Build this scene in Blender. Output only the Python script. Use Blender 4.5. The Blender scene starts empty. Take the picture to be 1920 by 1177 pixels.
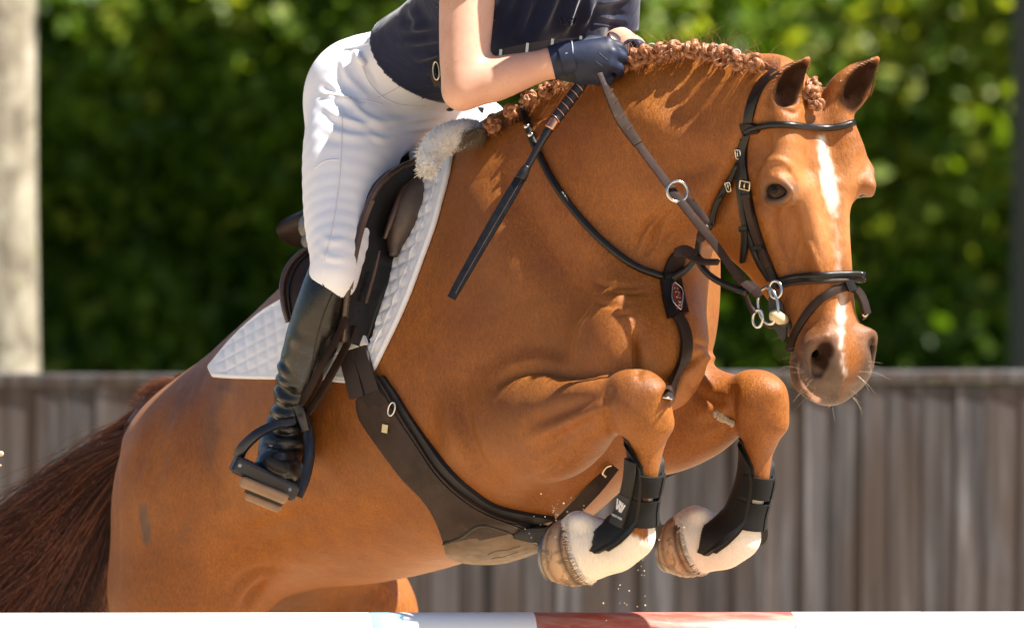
import bpy, bmesh, math, random
import numpy as np
from mathutils import Vector, Matrix
from mathutils.bvhtree import BVHTree
import mathutils.noise as mnoise

random.seed(7)
RNG = np.random.default_rng(11)
scene = bpy.context.scene
COL = scene.collection
R = math.radians

# ------------------------------------------------------------------ camera, sky, sun, exposure
CAM_Z = 1.60
CAM_D = 12.0
cam_data = bpy.data.cameras.new('camera')
cam = bpy.data.objects.new('camera', cam_data)
COL.objects.link(cam)
cam.location = (0, -CAM_D, CAM_Z)
cam.rotation_euler = (R(90), 0, 0)
cam_data.sensor_width = 36
cam_data.lens = 36 * CAM_D / 1.92
cam_data.clip_start = 0.1
cam_data.clip_end = 2000
cam_data.dof.use_dof = True
cam_data.dof.focus_distance = CAM_D - 0.36
cam_data.dof.aperture_fstop = 4.0
cam_data.dof.aperture_blades = 0
scene.camera = cam

SUN_DIR = Vector((0.62, -0.20, 1.0)).normalized()      # towards the sun
sun_el = math.asin(SUN_DIR.z)
sun_az = math.atan2(SUN_DIR.x, SUN_DIR.y)               # clockwise from +Y
world = bpy.data.worlds.new('World')
scene.world = world
world.use_nodes = True
wn = world.node_tree
wn.nodes.clear()
w_out = wn.nodes.new('ShaderNodeOutputWorld')
w_bg = wn.nodes.new('ShaderNodeBackground')
w_sky = wn.nodes.new('ShaderNodeTexSky')
w_sky.sky_type = 'NISHITA'
w_sky.sun_disc = False
w_sky.sun_elevation = sun_el
w_sky.sun_rotation = sun_az
w_sky.air_density = 1.0
w_sky.dust_density = 1.0
w_sky.ozone_density = 1.0
w_bg.inputs['Strength'].default_value = 0.05
wn.links.new(w_sky.outputs[0], w_bg.inputs[0])
wn.links.new(w_bg.outputs[0], w_out.inputs[0])

sun_data = bpy.data.lights.new('sun', 'SUN')
sun_data.energy = 5.0
sun_data.angle = R(0.5)
sun_data.color = (1.0, 0.945, 0.86)
sun = bpy.data.objects.new('sun', sun_data)
COL.objects.link(sun)
sun.rotation_euler = (-SUN_DIR).to_track_quat('-Z', 'Y').to_euler()
sun.location = (3, -2, 6)

scene.view_settings.view_transform = 'Standard'
scene.view_settings.look = 'None'
scene.view_settings.exposure = 1.55
scene.view_settings.gamma = 1.0
scene.view_settings.use_curve_mapping = False
scene.cycles.max_bounces = 8
scene.cycles.diffuse_bounces = 4
scene.cycles.glossy_bounces = 3
scene.cycles.transmission_bounces = 4
scene.cycles.use_denoising = True


# ------------------------------------------------------------------ helpers: places, objects, tags
SHIFT = [0.0]          # moves a whole limb nearer or farther


def W(px, py, y):
    """A photograph position (1920 x 1177) at depth y (metres behind the jump's middle) as a point of the place."""
    y = y + SHIFT[0]
    s = (CAM_D + y) / CAM_D / 1000.0
    return np.array(((px - 960.0) * s, y, CAM_Z - (py - 588.5) * s))


def WV(p):
    return Vector(W(*p))


def tag(o, label=None, cat=None, group=None, kind=None):
    if label: o['label'] = label
    if cat: o['category'] = cat
    if group: o['group'] = group
    if kind: o['kind'] = kind
    return o


def empty(name, loc, label=None, cat=None, group=None):
    o = bpy.data.objects.new(name, None)
    COL.objects.link(o)
    o.location = loc
    o.empty_display_size = 0.05
    return tag(o, label, cat, group)


def mesh_obj(name, verts, faces, mat=None, parent=None, smooth=True):
    me = bpy.data.meshes.new(name)
    verts = np.asarray(verts, dtype=np.float32)
    if isinstance(faces, np.ndarray):
        n, k = faces.shape
        me.vertices.add(len(verts))
        me.vertices.foreach_set('co', verts.ravel())
        me.loops.add(n * k)
        me.loops.foreach_set('vertex_index', faces.astype(np.int32).ravel())
        me.polygons.add(n)
        me.polygons.foreach_set('loop_start', np.arange(0, n * k, k, dtype=np.int32))
        me.update(calc_edges=True)
    else:
        me.from_pydata(verts.tolist(), [], faces)
        me.update()
    me.validate()
    if smooth:
        me.polygons.foreach_set('use_smooth', np.ones(len(me.polygons), dtype=bool))
    o = bpy.data.objects.new(name, me)
    COL.objects.link(o)
    if mat: me.materials.append(mat)
    if parent: attach(o, parent)
    return o


def attach(o, parent):
    """Parent keeping the world place (parents here are unrotated, unscaled Empties or meshes)."""
    o.parent = parent
    loc = Vector((0, 0, 0))
    p = parent
    while p is not None:
        loc += p.location
        p = p.parent
    o.location = Vector(o.location) - loc


class MB:
    """Collects simple solids into one mesh."""
    def __init__(self):
        self.v, self.f = [], []

    def add(self, verts, faces):
        b = len(self.v)
        self.v.extend([tuple(map(float, p)) for p in verts])
        self.f.extend([tuple(b + i for i in f) for f in faces])

    def box(self, c, half, M=None):
        M = M or Matrix.Identity(3)
        c = Vector(c)
        vs = [c + M @ Vector((sx * half[0], sy * half[1], sz * half[2])) for sx in (-1, 1) for sy in (-1, 1) for sz in (-1, 1)]
        self.add(vs, [(0, 1, 3, 2), (4, 6, 7, 5), (0, 4, 5, 1), (2, 3, 7, 6), (0, 2, 6, 4), (1, 5, 7, 3)])

    def tube(self, pts, rad, n=8, cap=True, closed=False):
        pts = [Vector(p) for p in pts]
        m = len(pts)
        rads = rad if hasattr(rad, '__len__') else [rad] * m
        up = None
        rings = []
        for i in range(m):
            if closed:
                t = (pts[(i + 1) % m] - pts[i - 1]).normalized()
            else:
                t = (pts[min(i + 1, m - 1)] - pts[max(i - 1, 0)]).normalized()
            if up is None:
                up = t.orthogonal().normalized()
            up = (up - t * up.dot(t))
            up = up.normalized() if up.length > 1e-6 else t.orthogonal().normalized()
            sd = t.cross(up)
            rings.append([pts[i] + (up * math.cos(a) + sd * math.sin(a)) * rads[i] for a in (2 * math.pi * k / n for k in range(n))])
        vs = [p for r in rings for p in r]
        fs = []
        for i in range(m if closed else m - 1):
            j = (i + 1) % m
            # find the best twist when closing
            off = 0
            if closed and i == m - 1:
                off = min(range(n), key=lambda o_: (rings[i][0] - rings[0][o_]).length)
            for k in range(n):
                a, b = i * n + k, i * n + (k + 1) % n
                c, d = j * n + (k + 1 + off) % n, j * n + (k + off) % n
                fs.append((a, b, c, d))
        if cap and not closed:
            fs.append(tuple(range(n - 1, -1, -1)))
            fs.append(tuple((m - 1) * n + k for k in range(n)))
        self.add(vs, fs)

    def ball(self, c, r, n=8, m=6, M=None):
        c = Vector(c)
        r = r if hasattr(r, '__len__') else (r, r, r)
        M = M or Matrix.Identity(3)
        vs = [c + M @ Vector((0, 0, r[2]))]
        for i in range(1, m):
            th = math.pi * i / m
            for k in range(n):
                ph = 2 * math.pi * k / n
                vs.append(c + M @ Vector((r[0] * math.sin(th) * math.cos(ph), r[1] * math.sin(th) * math.sin(ph), r[2] * math.cos(th))))
        vs.append(c + M @ Vector((0, 0, -r[2])))
        fs = [(0, 1 + k, 1 + (k + 1) % n) for k in range(n)]
        for i in range(m - 2):
            for k in range(n):
                a = 1 + i * n + k; b = 1 + i * n + (k + 1) % n
                fs.append((a, a + n, b + n, b))
        L = len(vs) - 1
        fs += [(L, 1 + (m - 2) * n + (k + 1) % n, 1 + (m - 2) * n + k) for k in range(n)]
        self.add(vs, fs)

    def build(self, name, mat, parent=None, smooth=True):
        return mesh_obj(name, self.v, self.f, mat, parent, smooth)


def crv(pts, n):
    """Catmull-Rom resampling of a list of points (any dimension)."""
    P = np.asarray(pts, dtype=float)
    m = len(P)
    if m == 2:
        t = np.linspace(0, 1, n)[:, None]
        return P[0] * (1 - t) + P[1] * t
    E = np.vstack([2 * P[0] - P[1], P, 2 * P[-1] - P[-2]])
    u = np.linspace(0, m - 1, n)
    i = np.minimum(u.astype(int), m - 2)
    t = (u - i)[:, None]
    p0, p1, p2, p3 = E[i], E[i + 1], E[i + 2], E[i + 3]
    return 0.5 * ((2 * p1) + (-p0 + p2) * t + (2 * p0 - 5 * p1 + 4 * p2 - p3) * t ** 2 + (-p0 + 3 * p1 - 3 * p2 + p3) * t ** 3)


def crv_len(pts, n, m=200):
    """Like crv but evenly spaced by length."""
    C = crv(pts, m)
    d = np.concatenate([[0], np.cumsum(np.linalg.norm(np.diff(C, axis=0), axis=1))])
    u = np.linspace(0, d[-1], n)
    return np.stack([np.interp(u, d, C[:, k]) for k in range(C.shape[1])], axis=1)


# ------------------------------------------------------------------ implicit surfaces (smooth unions on a rectilinear grid)
def nrm(v):
    v = np.asarray(v, float)
    return v / (np.linalg.norm(v) + 1e-12)


class Field:
    def __init__(self, xs, ys, zs):
        self.xs, self.ys, self.zs = (np.asarray(a, np.float32) for a in (xs, ys, zs))
        self.f = np.full((len(xs), len(ys), len(zs)), 0.3, np.float32)

    def _sl(self, lo, hi):
        out = []
        for a, l, h in zip((self.xs, self.ys, self.zs), lo, hi):
            i0 = max(int(np.searchsorted(a, l)) - 1, 0)
            i1 = min(int(np.searchsorted(a, h)) + 1, len(a))
            out.append(slice(i0, max(i1, i0)))
        return tuple(out)

    def _put(self, lo, hi, fn, k, mode):
        m = max(k, 0.0) + 0.02
        sl = self._sl(np.asarray(lo) - m, np.asarray(hi) + m)
        if any(s.stop <= s.start for s in sl): return
        X = self.xs[sl[0]][:, None, None]; Y = self.ys[sl[1]][None, :, None]; Z = self.zs[sl[2]][None, None, :]
        d = fn(X, Y, Z)
        o = self.f[sl]
        if mode == 'add':
            if k > 0:
                h = np.maximum(k - np.abs(o - d), 0) / k
                r = np.minimum(o, d) - h * h * (k * 0.25)
            else:
                r = np.minimum(o, d)
        elif mode == 'sub':
            d = -d
            if k > 0:
                h = np.maximum(k - np.abs(o - d), 0) / k
                r = np.maximum(o, d) + h * h * (k * 0.25)
            else:
                r = np.maximum(o, d)
        self.f[sl] = r

    def cone(self, a, b, ra, rb, k=0.02, mode='add'):
        a = np.asarray(a, float); b = np.asarray(b, float)
        ab = b - a; L2 = float(ab @ ab) + 1e-12
        rm = max(ra, rb)

        def fn(X, Y, Z):
            x, y, z = X - a[0], Y - a[1], Z - a[2]
            t = np.clip((x * ab[0] + y * ab[1] + z * ab[2]) / L2, 0, 1)
            return np.sqrt((x - t * ab[0]) ** 2 + (y - t * ab[1]) ** 2 + (z - t * ab[2]) ** 2) - (ra + (rb - ra) * t)
        self._put(np.minimum(a, b) - rm, np.maximum(a, b) + rm, fn, k, mode)

    def chain(self, pts, rads, k=0.02, mode='add', n=None):
        P = np.asarray(pts, float); rr = np.asarray(rads, float)
        if n:
            q = crv(np.column_stack([P, rr]), n)
            P, rr = q[:, :3], q[:, 3]
        # a chain is a hard union inside itself: collect first
        lo = (P - rr[:, None]).min(0); hi = (P + rr[:, None]).max(0)

        def fn(X, Y, Z):
            best = None
            for i in range(len(P) - 1):
                a, b = P[i], P[i + 1]
                ab = b - a; L2 = float(ab @ ab) + 1e-12
                x, y, z = X - a[0], Y - a[1], Z - a[2]
                t = np.clip((x * ab[0] + y * ab[1] + z * ab[2]) / L2, 0, 1)
                d = np.sqrt((x - t * ab[0]) ** 2 + (y - t * ab[1]) ** 2 + (z - t * ab[2]) ** 2) - (rr[i] + (rr[i + 1] - rr[i]) * t)
                best = d if best is None else np.minimum(best, d)
            return best
        self._put(lo, hi, fn, k, mode)

    def ell(self, c, r, ax=None, k=0.03, mode='add'):
        c = np.asarray(c, float); r = np.asarray(r, float)
        A = np.eye(3) if ax is None else np.asarray(ax, float)      # rows: unit axes
        ext = np.sqrt(((A * r[:, None]) ** 2).sum(0))

        def fn(X, Y, Z):
            x, y, z = X - c[0], Y - c[1], Z - c[2]
            q0 = 0; q1 = 0
            for i in range(3):
                p = (x * A[i, 0] + y * A[i, 1] + z * A[i, 2]) / r[i]
                q0 = q0 + p * p
                q1 = q1 + (p / r[i]) ** 2
            q0 = np.sqrt(q0)
            return q0 * (q0 - 1) / (np.sqrt(q1) + 1e-6)
        self._put(c - ext, c + ext, fn, k, mode)

    def loft(self, C, U, V, ru, rv, egg=None, k=0.03, mode='add', n=24):
        """A tube of elliptical sections. egg > 0 narrows the +V side."""
        C = np.asarray(C, float); m = len(C)
        egg = np.zeros(m) if egg is None else np.asarray(egg, float)
        q = crv(np.column_stack([C, U, V, ru, rv, egg]), n)
        C = q[:, :3]; U = q[:, 3:6]; V = q[:, 6:9]; ru = q[:, 9]; rv = q[:, 10]; eg = q[:, 11]
        U = U / np.linalg.norm(U, axis=1, keepdims=True)
        V = V / np.linalg.norm(V, axis=1, keepdims=True)
        best_lo = (C - np.maximum(ru, rv)[:, None]).min(0)
        best_hi = (C + np.maximum(ru, rv)[:, None]).max(0)
        mm = max(k, 0) + 0.02
        sl = self._sl(best_lo - mm, best_hi + mm)
        acc = np.full(tuple(s.stop - s.start for s in sl), 0.3, np.float32)
        xs, ys, zs = self.xs[sl[0]], self.ys[sl[1]], self.zs[sl[2]]
        for i in range(n - 1):
            a, b = C[i], C[i + 1]
            rm = max(ru[i], rv[i], ru[i + 1], rv[i + 1]) + mm
            lo = np.minimum(a, b) - rm; hi = np.maximum(a, b) + rm
            s2 = []
            for arr, l, h in zip((xs, ys, zs), lo, hi):
                i0 = max(int(np.searchsorted(arr, l)) - 1, 0); i1 = min(int(np.searchsorted(arr, h)) + 1, len(arr))
                s2.append(slice(i0, i1))
            s2 = tuple(s2)
            X = xs[s2[0]][:, None, None] - np.float32(a[0]); Y = ys[s2[1]][None, :, None] - np.float32(a[1]); Z = zs[s2[2]][None, None, :] - np.float32(a[2])
            ab = b - a; L2 = float(ab @ ab) + 1e-12; L = math.sqrt(L2)
            # the section planes are spanned by U, V: use their normal for the position along the tube
            N0 = nrm(np.cross(U[i], V[i])); N1 = nrm(np.cross(U[i + 1], V[i + 1]))
            if N0 @ ab < 0: N0 = -N0
            if N1 @ ab < 0: N1 = -N1
            d0 = X * N0[0] + Y * N0[1] + Z * N0[2]
            d1 = (X - ab[0]) * N1[0] + (Y - ab[1]) * N1[1] + (Z - ab[2]) * N1[2]
            den = d0 - d1
            den = np.where(np.abs(den) < 1e-5, 1e-5, den)
            t = np.clip(d0 / den, 0, 1)
            if i == 0: t0 = np.minimum(d0, 0)
            else: t0 = 0
            px = X - t * ab[0]; py = Y - t * ab[1]; pz = Z - t * ab[2]
            u = U[i] + 0; v = V[i]
            uu = nrm((U[i] + U[i + 1]) / 2); vv = nrm((V[i] + V[i + 1]) / 2); ww = nrm(np.cross(uu, vv))
            # skew sections: solve in the (uu, vv, ww) basis
            B = np.linalg.inv(np.column_stack([uu, vv, ww]))
            pa = px * B[0, 0] + py * B[0, 1] + pz * B[0, 2]
            pb = px * B[1, 0] + py * B[1, 1] + pz * B[1, 2]
            pw = px * B[2, 0] + py * B[2, 1] + pz * B[2, 2]
            rut = ru[i] + (ru[i + 1] - ru[i]) * t; rvt = rv[i] + (rv[i + 1] - rv[i]) * t; et = eg[i] + (eg[i + 1] - eg[i]) * t
            nb = np.clip(pb / rvt, -1.2, 1.2)
            rut = rut * (1 - et * nb)
            rw = np.minimum(rut, rvt)
            qa, qb, qw = pa / rut, pb / rvt, pw / rw
            q0 = np.sqrt(qa * qa + qb * qb + qw * qw)
            q1 = np.sqrt((qa / rut) ** 2 + (qb / rvt) ** 2 + (qw / rw) ** 2) + 1e-6
            d = q0 * (q0 - 1) / q1
            acc[s2] = np.minimum(acc[s2], d.astype(np.float32))
        o = self.f[sl]
        if mode == 'add':
            if k > 0:
                h = np.maximum(k - np.abs(o - acc), 0) / k
                r = np.minimum(o, acc) - h * h * (k * 0.25)
            else:
                r = np.minimum(o, acc)
        else:
            acc = -acc
            h = np.maximum(k - np.abs(o - acc), 0) / max(k, 1e-6)
            r = np.maximum(o, acc) + h * h * (k * 0.25)
        self.f[sl] = r

    def limbs(self, secs, k=0.03, n=24, mode='add'):
        """Loft from photograph edges: each section is (Apx, Apy, Bpx, Bpy, y, half depth[, yA-yB[, egg]])."""
        C, V, ru, rv, eg = [], [], [], [], []
        for s in secs:
            dy = s[6] if len(s) > 6 else 0.0
            A = W(s[0], s[1], s[4] + dy / 2); B = W(s[2], s[3], s[4] - dy / 2)
            C.append((A + B) / 2); V.append(nrm(A - B)); rv.append(np.linalg.norm(A - B) / 2); ru.append(s[5])
            eg.append(s[7] if len(s) > 7 else 0.0)
        C = np.array(C); V = np.array(V)
        T = np.gradient(C, axis=0)
        U = np.cross(T, V); U /= np.linalg.norm(U, axis=1, keepdims=True)
        self.loft(C, U, V, ru, rv, eg, k, mode, n)
        return C, U, V, np.array(ru), np.array(rv)

    def mesh(self):
        """Naive surface nets."""
        f = self.f
        ins = f < 0
        nx, ny, nz = f.shape
        s = np.zeros((nx - 1, ny - 1, nz - 1), np.uint8)
        iu = ins.view(np.uint8)
        for a in (0, 1):
            for b in (0, 1):
                for c in (0, 1):
                    s += iu[a:nx - 1 + a, b:ny - 1 + b, c:nz - 1 + c]
        act = np.flatnonzero(((s > 0) & (s < 8)).ravel())
        cny, cnz = ny - 1, nz - 1
        I = act // (cny * cnz); J = (act // cnz) % cny; K = act % cnz
        g = {}
        for a in (0, 1):
            for b in (0, 1):
                for c in (0, 1):
                    g[a, b, c] = f[I + a, J + b, K + c]
        acc = np.zeros((len(act), 3)); cnt = np.zeros(len(act))
        for ax in range(3):
            o1, o2 = [i for i in range(3) if i != ax]
            for b in (0, 1):
                for c in (0, 1):
                    k0 = [0, 0, 0]; k0[o1] = b; k0[o2] = c
                    k1 = list(k0); k1[ax] = 1
                    v0, v1 = g[tuple(k0)], g[tuple(k1)]
                    m = (v0 < 0) != (v1 < 0)
                    t = np.where(m, v0 / np.where(m, v0 - v1, 1), 0)
                    p = np.zeros((len(act), 3)); p[:, o1] = b; p[:, o2] = c; p[:, ax] = t
                    acc += p * m[:, None]; cnt += m
        acc /= cnt[:, None]
        vx = self.xs[I] + acc[:, 0] * (self.xs[I + 1] - self.xs[I])
        vy = self.ys[J] + acc[:, 1] * (self.ys[J + 1] - self.ys[J])
        vz = self.zs[K] + acc[:, 2] * (self.zs[K + 1] - self.zs[K])
        V = np.column_stack([vx, vy, vz])
        F = []
        for ax in range(3):
            a0 = [slice(None)] * 3; a1 = [slice(None)] * 3
            a0[ax] = slice(0, -1); a1[ax] = slice(1, None)
            A = ins[tuple(a0)]; B = ins[tuple(a1)]
            d = A != B
            idx = np.argwhere(d)
            o1, o2 = [(1, 2), (2, 0), (0, 1)][ax]
            ok = (idx[:, o1] > 0) & (idx[:, o2] > 0) & (idx[:, o1] < f.shape[o1] - 1) & (idx[:, o2] < f.shape[o2] - 1)
            idx = idx[ok]
            flip = A[idx[:, 0], idx[:, 1], idx[:, 2]]
            def vid(d1, d2):
                q = idx.copy(); q[:, o1] += d1; q[:, o2] += d2
                return np.searchsorted(act, (q[:, 0] * cny + q[:, 1]) * cnz + q[:, 2])
            q = np.column_stack([vid(-1, -1), vid(0, -1), vid(0, 0), vid(-1, 0)])
            q[~flip] = q[~flip][:, ::-1]
            F.append(q)
        return V, np.vstack(F)


def smooth_verts(V, F, it=2, lam=0.5):
    E = np.vstack([F[:, [0, 1]], F[:, [1, 2]], F[:, [2, 3]], F[:, [3, 0]]])
    n = len(V)
    deg = np.bincount(E[:, 0], minlength=n) + np.bincount(E[:, 1], minlength=n)
    for _ in range(it):
        for l in (lam, -lam * 1.04):
            acc = np.zeros_like(V)
            for c in range(3):
                acc[:, c] = np.bincount(E[:, 0], V[E[:, 1], c], n) + np.bincount(E[:, 1], V[E[:, 0], c], n)
            V = V + l * (acc / np.maximum(deg, 1)[:, None] - V)
    return V


def to_px(P):
    """Photograph position of points (for placing markings on a surface that has been built)."""
    P = np.asarray(P)
    s = (CAM_D + P[:, 1]) / CAM_D / 1000.0
    return 960 + P[:, 0] / s, 588.5 - (P[:, 2] - CAM_Z) / s


def add_attr(o, name, vals):
    a = o.data.attributes.new(name, 'FLOAT', 'POINT')
    a.data.foreach_set('value', np.asarray(vals, np.float32))


def sstep(a, b, x):
    t = np.clip((x - a) / (b - a), 0, 1)
    return t * t * (3 - 2 * t)

# ------------------------------------------------------------------ materials
class NT:
    """A small wrapper for building node materials."""
    def __init__(self, name):
        self.m = bpy.data.materials.new(name)
        self.m.use_nodes = True
        self.t = self.m.node_tree
        self.bsdf = self.t.nodes['Principled BSDF']
        self.out = self.t.nodes['Material Output']

    def n(self, typ, **kw):
        nd = self.t.nodes.new('ShaderNode' + typ)
        for k, v in kw.items():
            if k.startswith('i_'):
                key = k[2:]
                key = int(key) if key.isdigit() else key
                nd.inputs[key].default_value = v
            else:
                setattr(nd, k, v)
        return nd

    def l(self, a, b):
        self.t.links.new(a, b)

    def set(self, **kw):
        for k, v in kw.items():
            self.bsdf.inputs[k.replace('_', ' ')].default_value = v

    def coord(self, kind='Object', scale=(1, 1, 1), rot=(0, 0, 0)):
        tc = self.n('TexCoord'); mp = self.n('Mapping')
        mp.inputs['Scale'].default_value = scale
        mp.inputs['Rotation'].default_value = rot
        self.l(tc.outputs[kind], mp.inputs[0])
        return mp.outputs[0]

    def noise(self, vec, scale, detail=3, rough=.55, dist=0):
        nd = self.n('TexNoise', i_Scale=scale, i_Detail=detail, i_Roughness=rough, i_Distortion=dist)
        if vec is not None: self.l(vec, nd.inputs['Vector'])
        return nd.outputs['Fac']

    def ramp(self, fac, stops):
        nd = self.n('ValToRGB')
        el = nd.color_ramp.elements
        while len(el) < len(stops): el.new(.5)
        for e, (p, c) in zip(el, stops):
            e.position = p
            e.color = (c[0], c[1], c[2], 1) if hasattr(c, '__len__') else (c, c, c, 1)
        self.l(fac, nd.inputs[0])
        return nd.outputs['Color']

    def mix(self, fac, a, b, mode='MIX'):
        nd = self.n('Mix', data_type='RGBA', blend_type=mode)
        for sock, v in ((0, fac), (6, a), (7, b)):
            if hasattr(v, 'is_linked') or isinstance(v, bpy.types.NodeSocket): self.l(v, nd.inputs[sock])
            else: nd.inputs[sock].default_value = v if not hasattr(v, '__len__') else (v[0], v[1], v[2], 1)
        return nd.outputs[2]

    def math(self, op, a, b=0.0):
        nd = self.n('Math', operation=op)
        for i, v in enumerate((a, b)):
            if isinstance(v, bpy.types.NodeSocket): self.l(v, nd.inputs[i])
            else: nd.inputs[i].default_value = v
        return nd.outputs[0]

    def attr(self, name):
        return self.n('Attribute', attribute_name=name).outputs['Fac']

    def base(self, col):
        if isinstance(col, bpy.types.NodeSocket): self.l(col, self.bsdf.inputs['Base Color'])
        else: self.bsdf.inputs['Base Color'].default_value = (*col, 1)

    def bump(self, h, strength=.3, dist=.002):
        b = self.n('Bump', i_Strength=strength, i_Distance=dist)
        self.l(h, b.inputs['Height'])
        self.l(b.outputs[0], self.bsdf.inputs['Normal'])
        return b


def leather(name, col, rough=.42, spec=.5, grain=900, wear=None, coat=0.0):
    k = NT(name)
    v = k.coord('Object')
    n1 = k.noise(v, 14, 4)
    c = k.mix(k.ramp(n1, [(.35, 0), (.7, 1)]), [x * .7 for x in col], [x * 1.35 for x in col])
    if wear is not None:
        w = k.ramp(k.noise(v, 38, 5, .7), [(.60, 0), (.74, 1)])
        c = k.mix(k.math('MULTIPLY', w, .5), c, wear)
    k.base(c)
    k.set(Roughness=rough, Specular_IOR_Level=spec, Coat_Weight=coat, Coat_Roughness=.25)
    r = k.ramp(k.noise(v, 60, 4), [(.3, rough - .08), (.7, rough + .14)])
    k.l(r, k.bsdf.inputs['Roughness'])
    vo = k.n('TexVoronoi', i_Scale=grain); k.l(v, vo.inputs['Vector'])
    k.bump(k.math('ADD', k.math('MULTIPLY', vo.outputs['Distance'], .35), k.noise(v, 120, 3)), .22, .001)
    return k.m


def plain(name, col, rough=.5, metal=0.0, spec=.5, nscale=30, namt=.25, bump=.1, bscale=300):
    k = NT(name)
    v = k.coord('Object')
    f = k.ramp(k.noise(v, nscale, 4), [(.3, 1 - namt), (.7, 1 + 0 * namt)])
    k.base(k.mix(1.0, col, f, 'MULTIPLY'))
    k.set(Roughness=rough, Metallic=metal, Specular_IOR_Level=spec)
    if bump: k.bump(k.noise(v, bscale, 3), bump, .001)
    return k.m


def cloth(name, col, rough=.8, weave=900, sheen=.25, wr=0.25, wscale=16, fold=.004, tint=None):
    k = NT(name)
    v = k.coord('Object')
    f = k.ramp(k.noise(v, 9, 3), [(.3, .93), (.7, 1.0)])
    k.base(k.mix(1.0, col, f, 'MULTIPLY'))
    k.set(Roughness=rough, Specular_IOR_Level=.25, Sheen_Weight=sheen, Sheen_Roughness=.4)
    h = k.noise(v, wscale, 3, .5, .6)
    b1 = k.n('Bump', i_Strength=wr, i_Distance=fold); k.l(h, b1.inputs['Height'])
    b2 = k.n('Bump', i_Strength=.15, i_Distance=.0006); k.l(k.noise(v, weave, 2), b2.inputs['Height'])
    k.l(b1.outputs[0], b2.inputs['Normal'])
    k.l(b2.outputs[0], k.bsdf.inputs['Normal'])
    return k.m


M = {}
# chestnut coat; white and dark are real markings carried by the mesh
k = NT('chestnut_coat')
v = k.coord('Object')
big = k.noise(v, 3.2, 4, .6)
mid = k.noise(v, 22, 4, .6)
# lie of the hair: fine streaks running down and back
hair = k.noise(k.coord('Object', (260, 260, 90), (0, R(20), R(-42))), 1.0, 3, .6)
speck = k.noise(v, 420, 2, .6)
c = k.mix(k.ramp(big, [(.3, 0), (.72, 1)]), (.235, .068, .0080), (.420, .147, .0175))
c = k.mix(k.ramp(mid, [(.32, 0), (.75, 1)]), k.mix(.35, c, (.14, .040, .011)), c)
hs_ = k.ramp(hair, [(.28, .66), (.72, 1.18)])
c = k.mix(.9, c, k.mix(1.0, c, hs_, 'MULTIPLY'))
c = k.mix(k.ramp(speck, [(.34, .42), (.60, 0)]), c, (.10, .030, .008))
grain = k.noise(v, 900, 2, .7)
c = k.mix(.55, c, k.mix(1.0, c, k.ramp(grain, [(.3, .62), (.7, 1.3)]), 'MULTIPLY'))
c = k.mix(k.attr('pale'), c, (.50, .215, .075))
c = k.mix(k.math('MULTIPLY', k.attr('shade_dirt'), k.ramp(mid, [(.25, .35), (.7, .8)])), c, (.13, .046, .012))  # painted shade and dirt darken the coat
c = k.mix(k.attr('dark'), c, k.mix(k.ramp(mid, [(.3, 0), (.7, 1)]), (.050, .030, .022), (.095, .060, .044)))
c = k.mix(k.attr('deep'), c, (.022, .010, .006))
c = k.mix(k.attr('pink'), c, (.60, .36, .29))
wh = k.mix(k.ramp(hair, [(.3, 0), (.7, 1)]), (.68, .60, .52), (.76, .70, .62))
c = k.mix(k.attr('white'), c, wh)
k.base(c)
k.set(Roughness=.44, Specular_IOR_Level=.36, Sheen_Weight=.05, Sheen_Roughness=.35)
k.l(k.math('MULTIPLY', k.math('SUBTRACT', 1.0, k.math('MAXIMUM', k.attr('deep'), k.math('MULTIPLY', k.attr('white'), .6))), .34), k.bsdf.inputs['Specular IOR Level'])
k.bsdf.inputs['Sheen Tint'].default_value = (1, .75, .5, 1)
k.l(k.ramp(hair, [(.3, .38), (.7, .56)]), k.bsdf.inputs['Roughness'])
hh = k.math('ADD', k.math('MULTIPLY', hair, .8), k.math('ADD', k.math('MULTIPLY', speck, .5), k.math('MULTIPLY', grain, .4)))
b1 = k.n('Bump', i_Strength=.45, i_Distance=.014); k.l(k.noise(k.coord('Object', (9, 9, 5)), 1.4, 4, .55), b1.inputs['Height'])
b2 = k.n('Bump', i_Strength=.6, i_Distance=.0018); k.l(hh, b2.inputs['Height'])
k.l(b1.outputs[0], b2.inputs['Normal']); k.l(b2.outputs[0], k.bsdf.inputs['Normal'])
M['coat'] = k.m


def hair_mat(name, dark, light, rough=.38, spec=.5):
    k = NT(name)
    a = k.attr('tone')
    c = k.ramp(a, [(0, dark), (1, light)])
    k.base(c)
    k.set(Roughness=rough, Specular_IOR_Level=spec)
    k.bsdf.inputs['Anisotropic'].default_value = .5
    return k.m


M['tail'] = hair_mat('chestnut_tail_hair', (.016, .005, .003), (.18, .052, .014), .42)
M['mane'] = hair_mat('chestnut_mane_hair', (.12, .040, .015), (.46, .20, .09), .36)
M['whisker'] = plain('whisker', (.50, .40, .30), .5, bump=0)
M['fleece'] = hair_mat('white_fleece', (.62, .60, .57), (.82, .81, .79), .8, .2)
M['sock_hair'] = hair_mat('white_sock_hair', (.50, .40, .31), (.80, .73, .64), .6, .3)
M['fleece_dark'] = plain('grey_brown_fleece', (.20, .15, .10), .8)

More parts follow.
